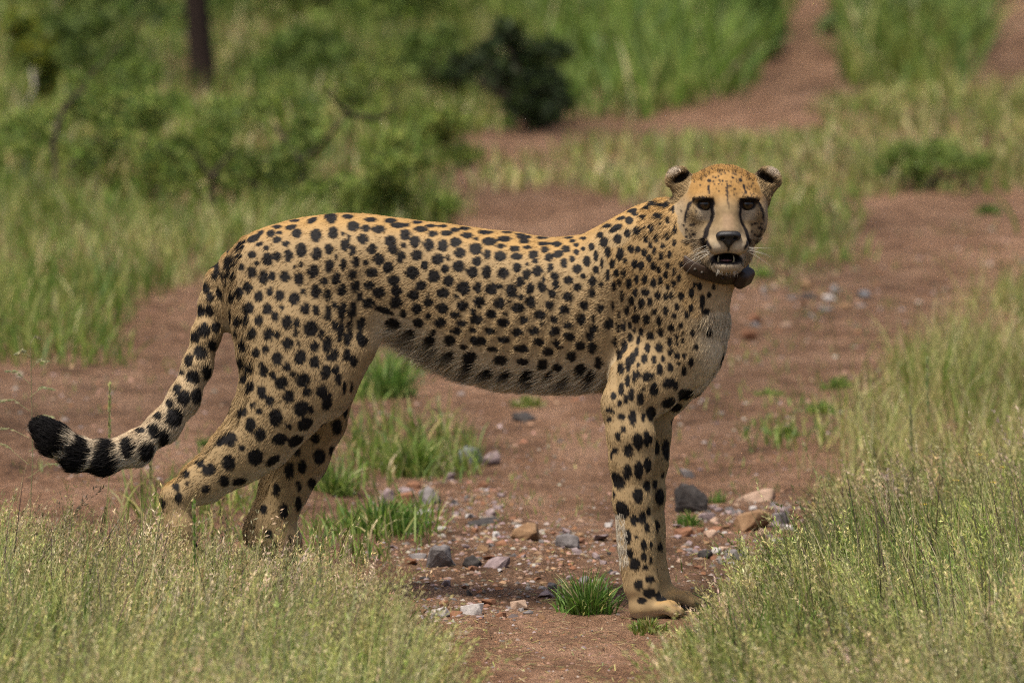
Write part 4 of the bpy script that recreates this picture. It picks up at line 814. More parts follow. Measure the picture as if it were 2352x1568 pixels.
PALEST = [(.35, .37, .14), (.43, .41, .18), (.27, .32, .10), (.52, .46, .27)]
for poly, sd, hb, hs in ((LEFT, 1, (.06, .17), (.11, .27)), (RIGHT, 2, (.06, .17), (.09, .25))):
    def tone(P, k):
        h = np.clip((fbm(P[:, :2], 2.6, 2, 280+sd)-.5)*3, -1, 1)[:, None]*(1 if k in (1, 2) else .3)
        return (.25+1.45*fbm(P[:, :2], 7.5, 3, 230+k+sd))[:, None]*np.concatenate([1+.16*h, 1-.02*h, 1+.35*h], 1)
    dirs = lambda P: (2.5 if sd == 2 else .5)+(fbm(P[:, :2], 3.5, 2, 240+sd)-.5)*5.0+rng.normal(0, .55, len(P))
    P = scatter(poly, 4200, .40, 5.0, sd)                     # leaf blades
    blades(acc, P, hcap(P, clump_h(P, *hb, 200+sd)*rng.uniform(.6, 1.3, len(P)), sd), rng.uniform(.0016, .0042, len(P)), np.clip(pal(GREEN+OLIVE[:2], len(P), .30)*tone(P, 0), 0, 1), .42, .7)
    P = scatter(poly, 1500, .42, 5.0, sd)                     # seeding stalks in clumps
    panicles(acc, P, hcap(P, clump_h(P, *hs, 210+sd)*rng.uniform(.7, 1.25, len(P)), sd), pal(OLIVE+STRAW[:2], len(P)), np.clip(pal(STRAW, len(P), .22)*tone(P, 1), 0, 1), 30, .55, .019, .0038, .36, .55, dirs(P))
    P = scatter(poly, 700, .30, 5.0, sd+5)                    # narrow heads, tighter
    panicles(acc, P, hcap(P, clump_h(P, *hs, 215+sd)*rng.uniform(.8, 1.3, len(P)), sd), pal(PALEST, len(P)), np.clip(pal(PALEST+STRAW, len(P), .22)*tone(P, 2), 0, 1), 22, .34, .006, .0042, .42, .5, dirs(P), .0013)
    P = scatter(poly, 1500, .30, 4.0, sd+9)                   # bare pale stems
    blades(acc, P, hcap(P, clump_h(P, *hs, 217+sd)*rng.uniform(.7, 1.25, len(P)), sd), rng.uniform(.0009, .0020, len(P)), np.clip(pal(PALEST+GREEN[2:], len(P), .25), 0, 1), .50, .45, dirs(P))
    P = scatter(poly, 330, .25, 4.0, sd+13)                   # dark and purple finger-grass spikes
    blades(acc, P, hcap(P, rng.uniform(.15, .31, len(P)), sd), rng.uniform(.0016, .0032, len(P)), pal(DRYST+[(.085, .05, .055), (.06, .055, .03)], len(P), .25), .48, .35, dirs(P)+.4)
    P = scatter(poly, 1100, .35, 5.0, sd)                     # broad fresh leaves low down
    blades(acc, P, hcap(P, rng.uniform(.04, .13, len(P)), sd), rng.uniform(.004, .009, len(P)), np.clip(pal(GREEN+[(.10, .20, .02)], len(P), .3)*tone(P, 3), 0, 1), .65, .85)
fg = acc.build('foreground_grass', M_grass); tag(fg, 'dense pale seeding grass in front of the cheetah', 'grass', kind='stuff')
print('foreground grass tris ~', sum(len(f) for f in acc.F3)+2*sum(len(f) for f in acc.F4))

# ---- middle distance and background grass
acc = Acc()
REG = [ # polygon, density, patch, heights, width, palette, straw share, edge
 ([(-150, 860), (60, 850), (240, 842), (300, 760), (340, 715), (480, 655), (600, 610), (1000, 545), (1090, 515), (1060, 470), (600, 465), (-150, 500)], 1400, .30, (.07, .24), (.002, .005), GREEN+GREEN[:2]+OLIVE[:2], .22, .05),
 ([(1720, 480), (1750, 625), (1860, 615), (2005, 608), (2010, 570), (1950, 450)], 900, .25, (.05, .15), (.003, .006), GREEN+OLIVE[:2], .2, .08),
 ([(1120, 455), (1300, 440), (1500, 478), (1800, 465), (1950, 450), (2120, 435), (2450, 442), (2450, 215), (2250, 235), (2000, 220), (1900, 260), (1870, 310), (1700, 335), (1300, 365), (1080, 370)], 800, .30, (.04, .13), (.004, .009), GREEN+OLIVE, .35, .06),
 ([(1935, 190), (2060, 205), (2200, 190), (2270, 130), (2280, -120), (1930, -120)], 420, .2, (.18, .42), (.008, .016), GREEN+OLIVE[:2], .08, .05),
 ([(1290, 262), (1480, 272), (1620, 240), (1710, 195), (1770, 100), (1800, 0), (1830, -120), (1200, -120), (1240, 180)], 420, .2, (.15, .45), (.008, .016), GREEN, .06, .05),
 ([(-250, 500), (1010, 480), (1060, 340), (1240, 262), (1250, -140), (-350, -140)], 520, .30, (.06, .22), (.005, .011), OLIVE[:2]+GREEN[:3]+[(.06, .09, .02)], .2, .08),
 ([(-150, 840), (-150, -140), (-1800, -140), (-1800, 840)], 260, .30, (.08, .30), (.005, .011), OLIVE[:2]+GREEN[:3], .2, .10),
 ([(2450, 640), (2450, 190), (3900, 190), (3900, 900), (2450, 1000)], 260, .30, (.08, .25), (.005, .010), OLIVE[:2]+GREEN[:3], .25, .10),
 ([(-400, -140), (2800, -140), (3200, -420), (-800, -420)], 110, .2, (.3, .7), (.02, .04), OLIVE[:2]+GREEN, .1, .5),
 ([(1960, 990), (2080, 880), (2200, 760), (2300, 680), (2450, 640), (2450, 1200), (2000, 1190), (1900, 1060)], 3000, .36, (.06, .2), (.0013, .0030), OLIVE+GREEN[:3], .5, .10),
 ([(1880, 1190), (1940, 1060), (2000, 1000), (2100, 1080), (2100, 1230), (1880, 1290)], 1300, .42, (.04, .12), (.0014, .003), OLIVE+GREEN, .4, .08),
 ([(1700, 1010), (1850, 1015), (1960, 960), (2020, 900), (1860, 880), (1740, 950)], 1500, .50, (.02, .08), (.003, .005), GREEN+OLIVE[:2], .15, .06),
 ([(720, 1110), (800, 1120), (1000, 1075), (1110, 1040), (1090, 980), (960, 960), (800, 1000)], 2200, .36, (.04, .12), (.0025, .005), GREEN+OLIVE[:2], .2, .06),
 ([(640, 1330), (760, 1330), (900, 1260), (1030, 1235), (1000, 1180), (860, 1170), (720, 1200)], 2000, .42, (.03, .10), (.0025, .005), GREEN+OLIVE[:1], .15, .06),
 ([(700, 1050), (1400, 930), (1420, 1180), (900, 1330)], 420, .55, (.012, .045), (.0014, .003), GREEN, .1, .05),
 ([(1540, 1430), (1560, 900), (1750, 650), (2300, 500), (2300, 640), (1900, 1050), (1800, 1250)], 300, .55, (.012, .045), (.0014, .003), GREEN, .1, .05),
 ([(-50, 1150), (-50, 880), (330, 720), (520, 660), (560, 800), (480, 1000), (400, 1120)], 300, .60, (.012, .04), (.0014, .003), GREEN, .1, .05),
 ([(780, 930), (980, 930), (1010, 880), (940, 800), (830, 800)], 1500, .40, (.03, .10), (.0025, .005), GREEN, .1, .06),
 ([(1680, 670), (1760, 690), (1900, 640), (2010, 615), (1900, 600), (1720, 610)], 900, .45, (.02, .07), (.002, .004), GREEN+OLIVE[:2], .2, .06),
 ([(300, 1120), (380, 1115), (560, 1090), (620, 1130), (620, 1330), (300, 1330)], 1300, .40, (.04, .12), (.0025, .005), GREEN+OLIVE, .3, .06),
]
for i, (poly, dn, pt, hr, wr, pl, straw, eg) in enumerate(REG):
    P = scatter(poly, dn, pt, 1.6 if i < 9 else 4.0, 20+i, eg)
    hh = (hr[0]+(hr[1]-hr[0])*np.clip(fbm(P[:, :2], 1.6 if i < 9 else 5, 3, 300+i)*1.9-.45, 0, 1))*rng.uniform(.6, 1.2, len(P))
    tone = .70+.6*fbm(P[:, :2], 1.3 if i < 9 else 4, 3, 330+i)[:, None]
    st = rng.random(len(P)) < straw*(fbm(P[:, :2], 1.8, 2, 350+i)*2)
    cc = np.where(st[:, None], pal(STRAW, len(P)), pal(pl, len(P), .2))*tone
    blades(acc, P, hh, rng.uniform(*wr, len(P)), np.clip(cc, 0, 1), .38, .7)
bgr = acc.build('background_grass', M_grass); tag(bgr, 'rough green grass patches on and behind the dirt track', 'grass', kind='stuff')
print('background grass tris ~', sum(len(f) for f in acc.F3)+2*sum(len(f) for f in acc.F4))

# ---- separate tufts on the track
def tuft(u, v, rpx, hpx, n, cols, label, group=None, straw=.1, wid=(.002, .0045)):
    c = Gz(u, v); s = FPX/(c[1]+14); r = rpx/s; h = hpx/s
    a = rng.uniform(0, 2*math.pi, n); q = np.abs(rng.normal(0, .55, n))*r; q = np.minimum(q, 1.0*r)*(.45+.55*vnoise(np.stack([np.cos(a), np.sin(a)], 1), 1.7, int(u)))
    B = np.stack([c[0]+q*np.cos(a), c[1]+q*np.sin(a)*.8], 1); B = np.concatenate([B, gz(B[:, 0], B[:, 1])[:, None]-.003], 1)
    st = rng.random(n) < straw; col = np.where(st[:, None], pal(STRAW, n), pal(cols, n, .25))
    ac = Acc(); az = a+rng.normal(0, .6, n)
    blades(ac, B, h*rng.uniform(.25, 1.3, n)*np.clip(1.1-.55*q/r, .25, 1), rng.uniform(*wid, n)*max(1, s and 1200/s*.9), col, .5, .8, az)
    o = ac.build('grass_tuft', M_grass); tag(o, label, 'grass tuft', group); return o
LUSH = [(.07, .15, .02), (.10, .19, .03), (.14, .22, .045), (.085, .16, .035)]
tuft(1350, 1408, 92, 100, 420, LUSH, 'lush green grass tuft touching the heel of the near front paw', None, .12)
tuft(885, 905, 85, 95, 420, LUSH, 'bright green grass tuft under the flank, in front of the far hind leg')
tuft(950, 1050, 110, 85, 700, GREEN+OLIVE[:1], 'wide grass tuft beside the blue-grey rock under the belly')
tuft(880, 1215, 140, 80, 900, LUSH, 'spreading bright green tuft beside the dark wedge-shaped stone')
tuft(770, 1110, 60, 90, 240, GREEN, 'green grass tuft just behind the far hind foot')
tuft(1585, 1195, 48, 36, 130, LUSH, 'small green tuft at the foot of the charcoal block')
tuft(1650, 1118, 28, 32, 70, LUSH, 'tiny green tuft between the charcoal block and the flat slab')
tuft(1490, 1448, 75, 30, 420, GREEN+OLIVE, 'flat thin weeds on the soil in front of the front paws', None, .3)
tuft(960, 1560, 85, 70, 200, LUSH, 'fresh broad-bladed tuft at the edge of the pale seeding grass', None, .05, (.003, .007))
tuft(1632, 1432, 50, 45, 190, LUSH+OLIVE[:1], 'green tuft growing against the toes of the front paws', None, .3)
tuft(470, 1012, 26, 22, 60, LUSH, 'tiny bright tuft on the dirt between tail and hind leg')
tuft(1800, 985, 60, 26, 260, GREEN, 'low green mat of grass, first one out from the tan slab', 'low grass mats on the track', .1)
tuft(1880, 945, 65, 30, 260, GREEN, 'low green mat of grass running into the right-hand grass bank', 'low grass mats on the track', .1)
tuft(1770, 905, 50, 22, 220, GREEN, 'low green mat of grass on the open dirt beside the lower chest', 'low grass mats on the track', .1)
tuft(1920, 895, 48, 28, 220, GREEN, 'low green mat of grass at the corner of the tall right-hand grass', 'low grass mats on the track', .1)
tuft(2270, 482, 48, 26, 220, LUSH, 'dark-edged green tuft alone on the far bare patch of track', None, .05)
tuft(1740, 640, 40, 30, 90, GREEN, "short green tuft on the dirt below the collar's transmitter box")
tuft(1215, 930, 50, 30, 260, GREEN+OLIVE, 'thin dry-green tuft on the dirt under the deepest part of the belly', None, .3)
# ================================================================== STONES
def rock_mat(name, a, b):
    m, t, bs = mat_new(name, a, .9, .15)
    n = t.nodes.new('ShaderNodeTexNoise'); n.inputs['Scale'].default_value = 45; n.inputs['Detail'].default_value = 8; n.inputs['Roughness'].default_value = .65
    ge = t.nodes.new('ShaderNodeNewGeometry'); t.links.new(ge.outputs['Position'], n.inputs['Vector'])
    r = t.nodes.new('ShaderNodeValToRGB'); r.color_ramp.elements[0].position = .32; r.color_ramp.elements[1].position = .68
    r.color_ramp.elements[0].color = (*a, 1); r.color_ramp.elements[1].color = (*b, 1); t.links.new(n.outputs[0], r.inputs[0]); t.links.new(r.outputs[0], bs.inputs['Base Color'])
    bp = t.nodes.new('ShaderNodeBump'); bp.inputs['Strength'].default_value = .7; bp.inputs['Distance'].default_value = .006; t.links.new(n.outputs[0], bp.inputs['Height']); t.links.new(bp.outputs[0], bs.inputs['Normal'])
    return m
RM = {'charcoal': rock_mat('charcoal_rock', (.022, .020, .020), (.07, .062, .058)), 'grey': rock_mat('grey_rock', (.09, .08, .078), (.22, .20, .195)), 'violet': rock_mat('violet_rock', (.13, .095, .095), (.30, .235, .23)),
      'ochre': rock_mat('ochre_rock', (.15, .085, .045), (.27, .17, .095)), 'tan': rock_mat('tan_rock', (.26, .17, .12), (.42, .30, .22)), 'white': rock_mat('white_quartz', (.26, .235, .22), (.46, .43, .41)), 'rust': rock_mat('rust_rock', (.13, .062, .038), (.25, .125, .07)), 'blue': rock_mat('blue_grey_rock', (.075, .08, .09), (.17, .175, .19))}
def rock_mesh(w, d, h, seed, npt=16, cut=.7, rough=True):
    r = random.Random(seed); bm = bmesh.new()
    for k in range(npt):
        z = r.uniform(-.35, 1); a = r.uniform(0, 2*math.pi); q = math.sqrt(max(0, 1-max(z, 0)**2)) if r.random() > cut else r.uniform(.75, 1)
        bm.verts.new((w/2*q*math.cos(a), d/2*q*math.sin(a), h*z))
    bmesh.ops.convex_hull(bm, input=bm.verts)
    bmesh.ops.delete(bm, geom=[v for v in bm.verts if not v.link_faces], context='VERTS')
    bmesh.ops.dissolve_limit(bm, angle_limit=.2, verts=bm.verts, edges=bm.edges)
    bmesh.ops.bevel(bm, geom=list(bm.edges), offset=min(w, h)*.07, segments=1, affect='EDGES', clamp_overlap=True)
    bmesh.ops.triangulate(bm, faces=bm.faces)
    if rough:
        bmesh.ops.subdivide_edges(bm, edges=bm.edges, cuts=1, use_grid_fill=True); bmesh.ops.triangulate(bm, faces=bm.faces)
        co = np.array([v.co[:] for v in bm.verts]); f = fbm(co+seed*.37, 60, 3, 5)-.5
        for v, q in zip(bm.verts, f): v.co += v.co.normalized()*float(q)*min(w, h)*.22
    me = bpy.data.meshes.new('stone'); bm.to_mesh(me); bm.free(); return me
def stone(u, v, wpx, hpx, kind, label, group=None, name='stone', seed=None, rz=None, npt=16):
    p = Gz(u, v); s = FPX/(p[1]+14); w, h = wpx/s, hpx/s
    me = rock_mesh(w*1.05, w*random.uniform(.6, .9), h*1.0, seed if seed is not None else random.randint(0, 9999), npt, .7, name == 'stone'); me.materials.append(RM[kind])
    o = bpy.data.objects.new(name, me); COL.objects.link(o); o.location = (p[0], p[1]+w*.25, p[2]-h*(.06 if name == 'stone' else .18)); o.rotation_euler = (0, 0, rz if rz is not None else random.uniform(-.4, .4))
    tag(o, label, 'stone', group); return o
for a in [
 (1590, 1160, 88, 76, 'charcoal', 'charcoal block of stone standing upright right of the front legs', 11),
 (1738, 1118, 100, 30, 'tan', 'flat pale tan slab lying by the right-hand grass', 12),
 (1735, 1205, 112, 62, 'ochre', 'big ochre-brown rock half hidden by the right-hand grass', 13),
 (1795, 1190, 50, 40, 'grey', 'grey stone leaning against the big ochre rock', 14),
 (1008, 1303, 84, 56, 'grey', 'grey pointed stone standing nearest the pale seeding grass', 15),
 (1084, 1303, 55, 34, 'charcoal', 'dark grey stone between the pointed stone and the violet stone', 16),
 (1140, 1302, 66, 34, 'violet', 'violet-grey stone right of the dark grey one', 17),
 (1214, 1242, 95, 44, 'ochre', 'orange-brown rock in the middle of the gravel patch', 18),
 (985, 1124, 66, 44, 'grey', 'grey block with a pale top on the dirt under the belly', 19),
 (928, 1152, 58, 52, 'rust', 'dark wedge-shaped stone beside the spreading bright green tuft', 20),
 (890, 1115, 48, 38, 'violet', 'violet-grey stone behind the dark wedge-shaped stone', 21),
 (1110, 1188, 80, 20, 'charcoal', 'flat dark slab on the bare dirt behind the gravel', 22),
 (1012, 1420, 60, 32, 'white', 'crumbly white stone closest to the pale seeding grass', 23),
 (1086, 1414, 64, 30, 'white', 'crumbly white stone with rounded top, right of its white neighbour', 24),
 (1300, 1258, 66, 34, 'grey', 'broad grey stone in the gravel left of the front legs', 25),
 (1640, 1268, 36, 13, 'white', 'bright white chip of quartz right of the front legs', 26),
 (1577, 1058, 38, 24, 'grey', 'round grey stone on the track behind the front legs', 27),
 (1078, 1024, 66, 44, 'blue', 'blue-grey rock beside the wide grass tuft under the belly', 28),
 (1128, 1026, 48, 42, 'violet', 'brownish stone touching the blue-grey rock', 29),
 (1205, 950, 60, 20, 'charcoal', 'low dark stone in the thin tuft under the belly', 30),
 (1985, 690, 42, 18, 'blue', 'blue-grey stone out on the open track right of the head', 31),
 (1905, 695, 40, 12, 'white', 'whitish flat stone left of the blue-grey stone on the open track', 32),
 (1858, 700, 54, 18, 'charcoal', 'dark low stone on the open track, left of the whitish one', 33),
 (1722, 785, 46, 26, 'rust', 'brown clod-like stone on the track beside the chest', 34),
 (1445, 1215, 60, 40, 'grey', 'grey stone partly hidden behind the near front leg', 35),
 (1690, 1290, 60, 26, 'grey', 'grey stone at the edge of the right-hand grass, right of the white chip', 36),
 (1620, 1285, 40, 28, 'charcoal', 'small black stone touching the white chip of quartz', 37),
 (1570, 1230, 52, 26, 'rust', 'reddish stone just behind the front shins', 38),
 (1790, 1245, 46, 20, 'white', 'pale stone in the grass below the big ochre rock', 39),
 (1195, 1395, 50, 22, 'tan', 'tan flat stone left of the lush tuft by the paw', 40),
 (930, 1100, 46, 12, 'violet', 'thin violet flake of stone behind the belly tuft', 41)]:
    stone(a[0], a[1], a[2], a[3], a[4], a[5], None, 'stone', a[6])
GRAV = [(850, 1120), (1000, 1060), (1150, 1090), (1180, 1180), (1300, 1200), (1420, 1170), (1420, 1330), (1260, 1420), (980, 1440), (930, 1340), (860, 1260)]
GRAV2 = [(1540, 1180), (1700, 1130), (1860, 1120), (1840, 1250), (1720, 1340), (1560, 1330)]
GRAV3 = [(1690, 640), (2000, 660), (2000, 720), (1850, 760), (1690, 760)]
for poly, n, lab, grp in ((GRAV, 130, ' loose stone in the gravel patch under the belly', 'loose stones left of the front legs'), (GRAV2, 85, ' loose stone in the gravel around the charcoal block', 'loose stones right of the front legs'), (GRAV3, 24, ' loose stone on the open track beyond the collar', 'small stones on the open track')):
    P = np.array(poly, float); lo, hi = P.min(0), P.max(0); k = 0
    while k < n:
        q = lo+(hi-lo)*rng.random(2)
        if not inpoly(q[None], poly)[0]: continue
        wpx = rng.uniform(14, 34) if rng.random() < .8 else rng.uniform(34, 50)
        kd = random.choice(['grey', 'grey', 'violet', 'violet', 'ochre', 'tan', 'rust', 'rust', 'white', 'charcoal'])
        word = {'grey': 'mid-grey', 'violet': 'violet-grey', 'ochre': 'orange-brown', 'tan': 'pale tan', 'rust': 'rust-red', 'white': 'whitish', 'charcoal': 'near-black'}[kd]
        stone(q[0], q[1], wpx, wpx*rng.uniform(.3, .6), kd, ('tiny ' if wpx < 22 else 'fist-sized ' if wpx > 34 else 'small ')+word+lab, grp, 'loose_stone', None, random.uniform(0, 6), 12); k += 1
# gravel and litter nobody could count
acc = Acc()
tet = np.array([[-1, -.6, 0], [1, -.5, 0], [.1, .9, 0], [-.3, -.2, .8], [.5, .1, .7]]); tf = np.array([[0, 1, 4], [0, 4, 3], [1, 2, 4], [2, 3, 4], [2, 0, 3]])
PC = [(.15, .125, .115), (.21, .165, .15), (.27, .175, .12), (.21, .105, .055), (.30, .25, .225), (.20, .125, .085), (.10, .08, .07), (.24, .155, .11), (.16, .10, .07)]
for poly, dn, sz in ((GRAV, 1900, (.003, .010)), (GRAV2, 1900, (.003, .010)), ([(0, 1100), (1000, 900), (1900, 1000), (1900, 1250), (1560, 1440), (1500, 1600), (1040, 1600), (900, 1300)], 700, (.002, .007)), ([(-50, 1100), (-50, 880), (400, 700), (700, 650), (1600, 700), (2400, 500), (2400, 640), (1900, 980), (1000, 1050), (600, 1060)], 130, (.004, .013))):
    P = scatter(poly, dn, .25, 3, 90, .05); n = len(P); s = rng.uniform(*sz, n)*rng.uniform(.5, 1, n); a = rng.uniform(0, 6.28, n); ca_, sa_ = np.cos(a), np.sin(a)
    t = tet[None]*rng.uniform(.6, 1.3, (n, 1, 3)); V = np.stack([t[..., 0]*ca_[:, None]-t[..., 1]*sa_[:, None], t[..., 0]*sa_[:, None]+t[..., 1]*ca_[:, None], t[..., 2]*.75], 2)*s[:, None, None]+P[:, None, :]+np.array([0, 0, .004])
    acc.add(V.reshape(-1, 3), (np.arange(n)[:, None, None]*5+tf[None]).reshape(-1, 3), np.repeat(pal(PC, n, .25), 5, 0))
m_grv, t_, b_ = mat_new('gravel', (.2, .15, .1), .9, .15); a_ = t_.nodes.new('ShaderNodeAttribute'); a_.attribute_name = 'col'; t_.links.new(a_.outputs['Color'], b_.inputs['Base Color'])
go = acc.build('gravel', m_grv, None, False); tag(go, 'fine gravel scattered over the red dirt', 'gravel', kind='stuff')
acc = Acc()
for poly, dn in (([(960, 1440), (1250, 1425), (1560, 1440), (1640, 1620), (1000, 1620)], 1500), ([(900, 1230), (1430, 1200), (1440, 1420), (980, 1440)], 500), ([(1540, 1180), (1850, 1150), (1700, 1400), (1560, 1430)], 500)):
    P = scatter(poly, dn, .2, 4, 95, .03); n = len(P); a = rng.uniform(0, 6.28, n); l = rng.uniform(.004, .016, n); d = np.stack([np.cos(a), np.sin(a), rng.normal(.05, .18, n)], 1)*l[:, None]; o = np.cross(d, (0, 0, 1)); o = o/np.linalg.norm(o, axis=1)[:, None]*rng.uniform(.0005, .0014, n)[:, None]; P[:, 2] += .006
    V = np.stack([P-d-o, P+d-o*.6, P+d+o*.6, P-d+o], 1).reshape(-1, 3); acc.add(V, np.arange(len(V)).reshape(-1, 4), np.repeat(pal(STRAW+DRYST, n, .2), 4, 0))
lo_ = acc.build('dry_litter', M_grass, None, False); tag(lo_, 'dry straw litter strewn over the soil before the paws', 'litter', kind='stuff')

# ================================================================== SINGLE STALKS AND FLOWERS
def stalk(u0, v0, u1, v1, label, kind='spike', col=(.36, .36, .16), group=None):
    a = Gz(u0, v0); b = W(u1, v1, a[1]-.01); mid = (a+b)/2+np.array([.008, 0, 0]); ac = Acc()
    V, F = curved_cone([a, a*.55+mid*.45, mid, b*.8+mid*.2, b], [.0011, .001, .0009, .0007, .0003], 5)
    o = mesh_obj('grass_stalk', V, F, None, None, True, np.broadcast_to(np.array(col)*.8, (len(V), 3))); o.data.materials.append(M_grass)
    hd = Acc(); n = 120 if kind == 'spike' else 0
    if kind == 'spike':
        t = rng.uniform(.62, 1.0, n); c = mid[None]*(1-t[:, None])*1.0+b[None]*t[:, None]; c = a[None]*0+np.where(t[:, None] > .5, mid+(b-mid)*((t-.5)*2)[:, None], mid)
        dv = rng.normal(0, 1, (n, 3)); dv /= np.linalg.norm(dv, axis=1)[:, None]; c = c+dv*.0022
        ax = (b-mid)/np.linalg.norm(b-mid)+dv*.45; sd = np.cross(ax, (0, 1, 0)); l = .005
        V = np.stack([c-ax*l, c+sd*l*.28, c+ax*l, c-sd*l*.28], 1).reshape(-1, 3); hd.add(V, np.arange(len(V)).reshape(-1, 4), np.repeat(pal([col, (.42, .40, .2)], n), 4, 0))
    else:
        for k in range(11):
            t = .42+.056*k; c0 = a+(b-a)*t; s = (-1 if k % 2 else 1); ln = (.095-.007*k)*rng.uniform(.7, 1.1); e = c0+np.array([s*ln, rng.uniform(-.02, .02), ln*rng.uniform(.15, .6)]); m_ = (c0+e)/2+np.array([0, 0, .012])
            V, F = curved_cone([c0, m_, e], [.0006, .0005, .0003], 4); hd.add(V, F, np.array(col))
            n = 34; t2 = rng.uniform(.35, 1, n)[:, None]; c = np.where(t2 < .5, c0+(m_-c0)*t2*2, m_+(e-m_)*(t2-.5)*2)+rng.normal(0, .001, (n, 3)); ax = (e-m_)/np.linalg.norm(e-m_)+rng.normal(0, .35, (n, 3)); sd = np.cross(ax, (0, 1, 0)); l = .0036
            V = np.stack([c-ax*l, c+sd*l*.3, c+ax*l, c-sd*l*.3], 1).reshape(-1, 3); hd.add(V, np.arange(len(V)).reshape(-1, 4), np.repeat(pal([col, (.44, .42, .24)], n), 4, 0))
    o2 = hd.build('seed_head', M_grass, None); o2.parent = o
    tag(o, label, 'grass stalk', group); return o
stalk(62, 1330, 70, 778, "tall grass stalk with spreading side branches rising past the tail's black tip", 'branch', (.34, .34, .17))
stalk(232, 1310, 252, 880, 'single pale grass spike standing just above the banded tail', 'spike', (.40, .42, .16))
stalk(330, 1320, 345, 985, 'thin grass spike crossing the middle of the tail', 'spike', (.36, .34, .16))
stalk(2080, 1200, 2091, 930, 'upright pale grass spike at the edge of the right-hand grass bank', 'spike', (.38, .40, .18))
stalk(2118, 1120, 2130, 820, 'tallest green grass spike in the right-hand grass bank', 'spike', (.30, .38, .14))
stalk(2120, 1260, 2165, 1090, 'leaning tan grass spike beside the yellow flowers', 'spike', (.42, .33, .2))
stalk(1905, 1400, 1880, 1190, 'stout pale seed spike leaning left in the right-hand foreground grass', 'spike', (.44, .42, .24))
stalk(2235, 1420, 2210, 1235, 'pale seed spike leaning left among purple-stemmed grass', 'spike', (.42, .40, .24))
stalk(720, 1560, 735, 1290, 'green stem rising through the pale grass beside the far hind foot', 'spike', (.30, .36, .14))
stalk(430, 1500, 445, 1150, 'broad green grass blade in front of the near hind foot', 'spike', (.14, .26, .04))
m_pet, _, _ = mat_new('yellow_petals', (.62, .42, .02), .6, .2)
def flower(u, v, vb, label, grp):
    a = Gz(u-6, vb); b = W(u, v, a[1]); V, F = curved_cone([a, (a+b)/2+np.array([.004, 0, 0]), b], [.0009, .0008, .0006], 5)
    o = mesh_obj('yellow_flower', V, F, None, None, True, np.broadcast_to(np.array((.13, .2, .05)), (len(V), 3))); o.data.materials.append(M_grass)
    VV, FF, k0 = [], [], 0
    for k in range(9):
        t = k*.698; d = np.array([math.cos(t), math.sin(t)*.8, .35]); s = np.array([-math.sin(t), math.cos(t), 0])*.0022; VV += [b, b+d*.005-s, b+d*.009, b+d*.005+s]; FF.append([k0, k0+1, k0+2, k0+3]); k0 += 4
    p = mesh_obj('petals', np.array(VV), np.array(FF), m_pet); p.parent = o; tag(o, label, 'flower', grp)
for u, v in ((2206, 1083), (2252, 1046), (2258, 1054), (2170, 1130), (2300, 1075), (2195, 1105), (2280, 1110), (2120, 1160)): flower(u, v, v+130, 'tiny yellow flower in the right-hand grass bank', 'yellow flowers in the grass')
def puff(u, v, label, grp):
    a = Gz(u, v+45); b = W(u, v, a[1]); ac = Acc(); V, F = curved_cone([a, (a+b)/2, b], [.001, .0009, .0008], 5)
    o = mesh_obj('white_flower', V, F, None, None, True, np.broadcast_to(np.array((.2, .24, .12)), (len(V), 3))); o.data.materials.append(M_grass)
    n = 220; d = rng.normal(0, 1, (n, 3)); d[:, 2] = np.abs(d[:, 2])*1.3-.4; d /= np.linalg.norm(d, axis=1)[:, None]; c = b+d*.007; sd = np.cross(d, rng.normal(0, 1, (n, 3)))*.5
    V = np.stack([c-d*.003, c+sd*.0016, c+d*.003, c-sd*.0016], 1).reshape(-1, 3); hd = Acc(); hd.add(V, np.arange(len(V)).reshape(-1, 4), np.repeat(pal([(.62, .58, .46)], n), 4, 0))
    p = hd.build('flower_head', M_grass, None); p.parent = o; tag(o, label, 'flower', grp)
for u, v in ((2313, 1482), (2270, 1500), (2298, 1506)): puff(u, v, 'little fluffy white flower head low in the right-hand grass', 'white flower heads')

# ================================================================== SHRUBS AND TREES
m_bark, t_, b_ = mat_new('bark', (.05, .035, .028), .95, .1)
nz = t_.nodes.new('ShaderNodeTexNoise'); nz.inputs['Scale'].default_value = 30; nz.inputs['Detail'].default_value = 7; rp = t_.nodes.new('ShaderNodeValToRGB'); rp.color_ramp.elements[0].color = (.012, .009, .008, 1); rp.color_ramp.elements[1].color = (.055, .038, .030, 1)
t_.links.new(nz.outputs[0], rp.inputs[0]); t_.links.new(rp.outputs[0], b_.inputs['Base Color'])
m_pale, _, _ = mat_new('pale_bark', (.30, .26, .22), .9, .1)
def leaves(ac, lumps, n, size, cols):
    w_ = np.array([l[3]**2 for l in lumps]); w_ = w_/w_.sum(); k = rng.choice(len(lumps), n, p=w_)
    d = rng.normal(0, 1, (n, 3)); d /= np.linalg.norm(d, axis=1)[:, None]; q = rng.random(n)**.45
    Lm = np.array([[l[0], l[1], l[2], l[3]] for l in lumps])[k]
    c = Lm[:, :3]+d*(q*Lm[:, 3])[:, None]*np.array([1.15, 1.0, .85])
    keep = fbm(c, 7, 2, 400) > .40; c = c[keep]; n = len(c)
    ax = rng.normal(0, 1, (n, 3)); ax /= np.linalg.norm(ax, axis=1)[:, None]; sd = np.cross(ax, rng.normal(0, 1, (n, 3))); sd /= np.linalg.norm(sd, axis=1)[:, None]
    l = size*rng.uniform(.6, 1.4, (n, 1)); V = np.stack([c-ax*l, c+sd*l*.30, c+ax*l, c-sd*l*.30], 1).reshape(-1, 3)
    tone = (.75+.5*fbm(c, 4, 2, 411))[:, None]
    ac.add(V, np.arange(n*4).reshape(-1, 4), np.repeat(np.clip(pal(cols, n, .25)*tone, 0, 1), 4, 0))
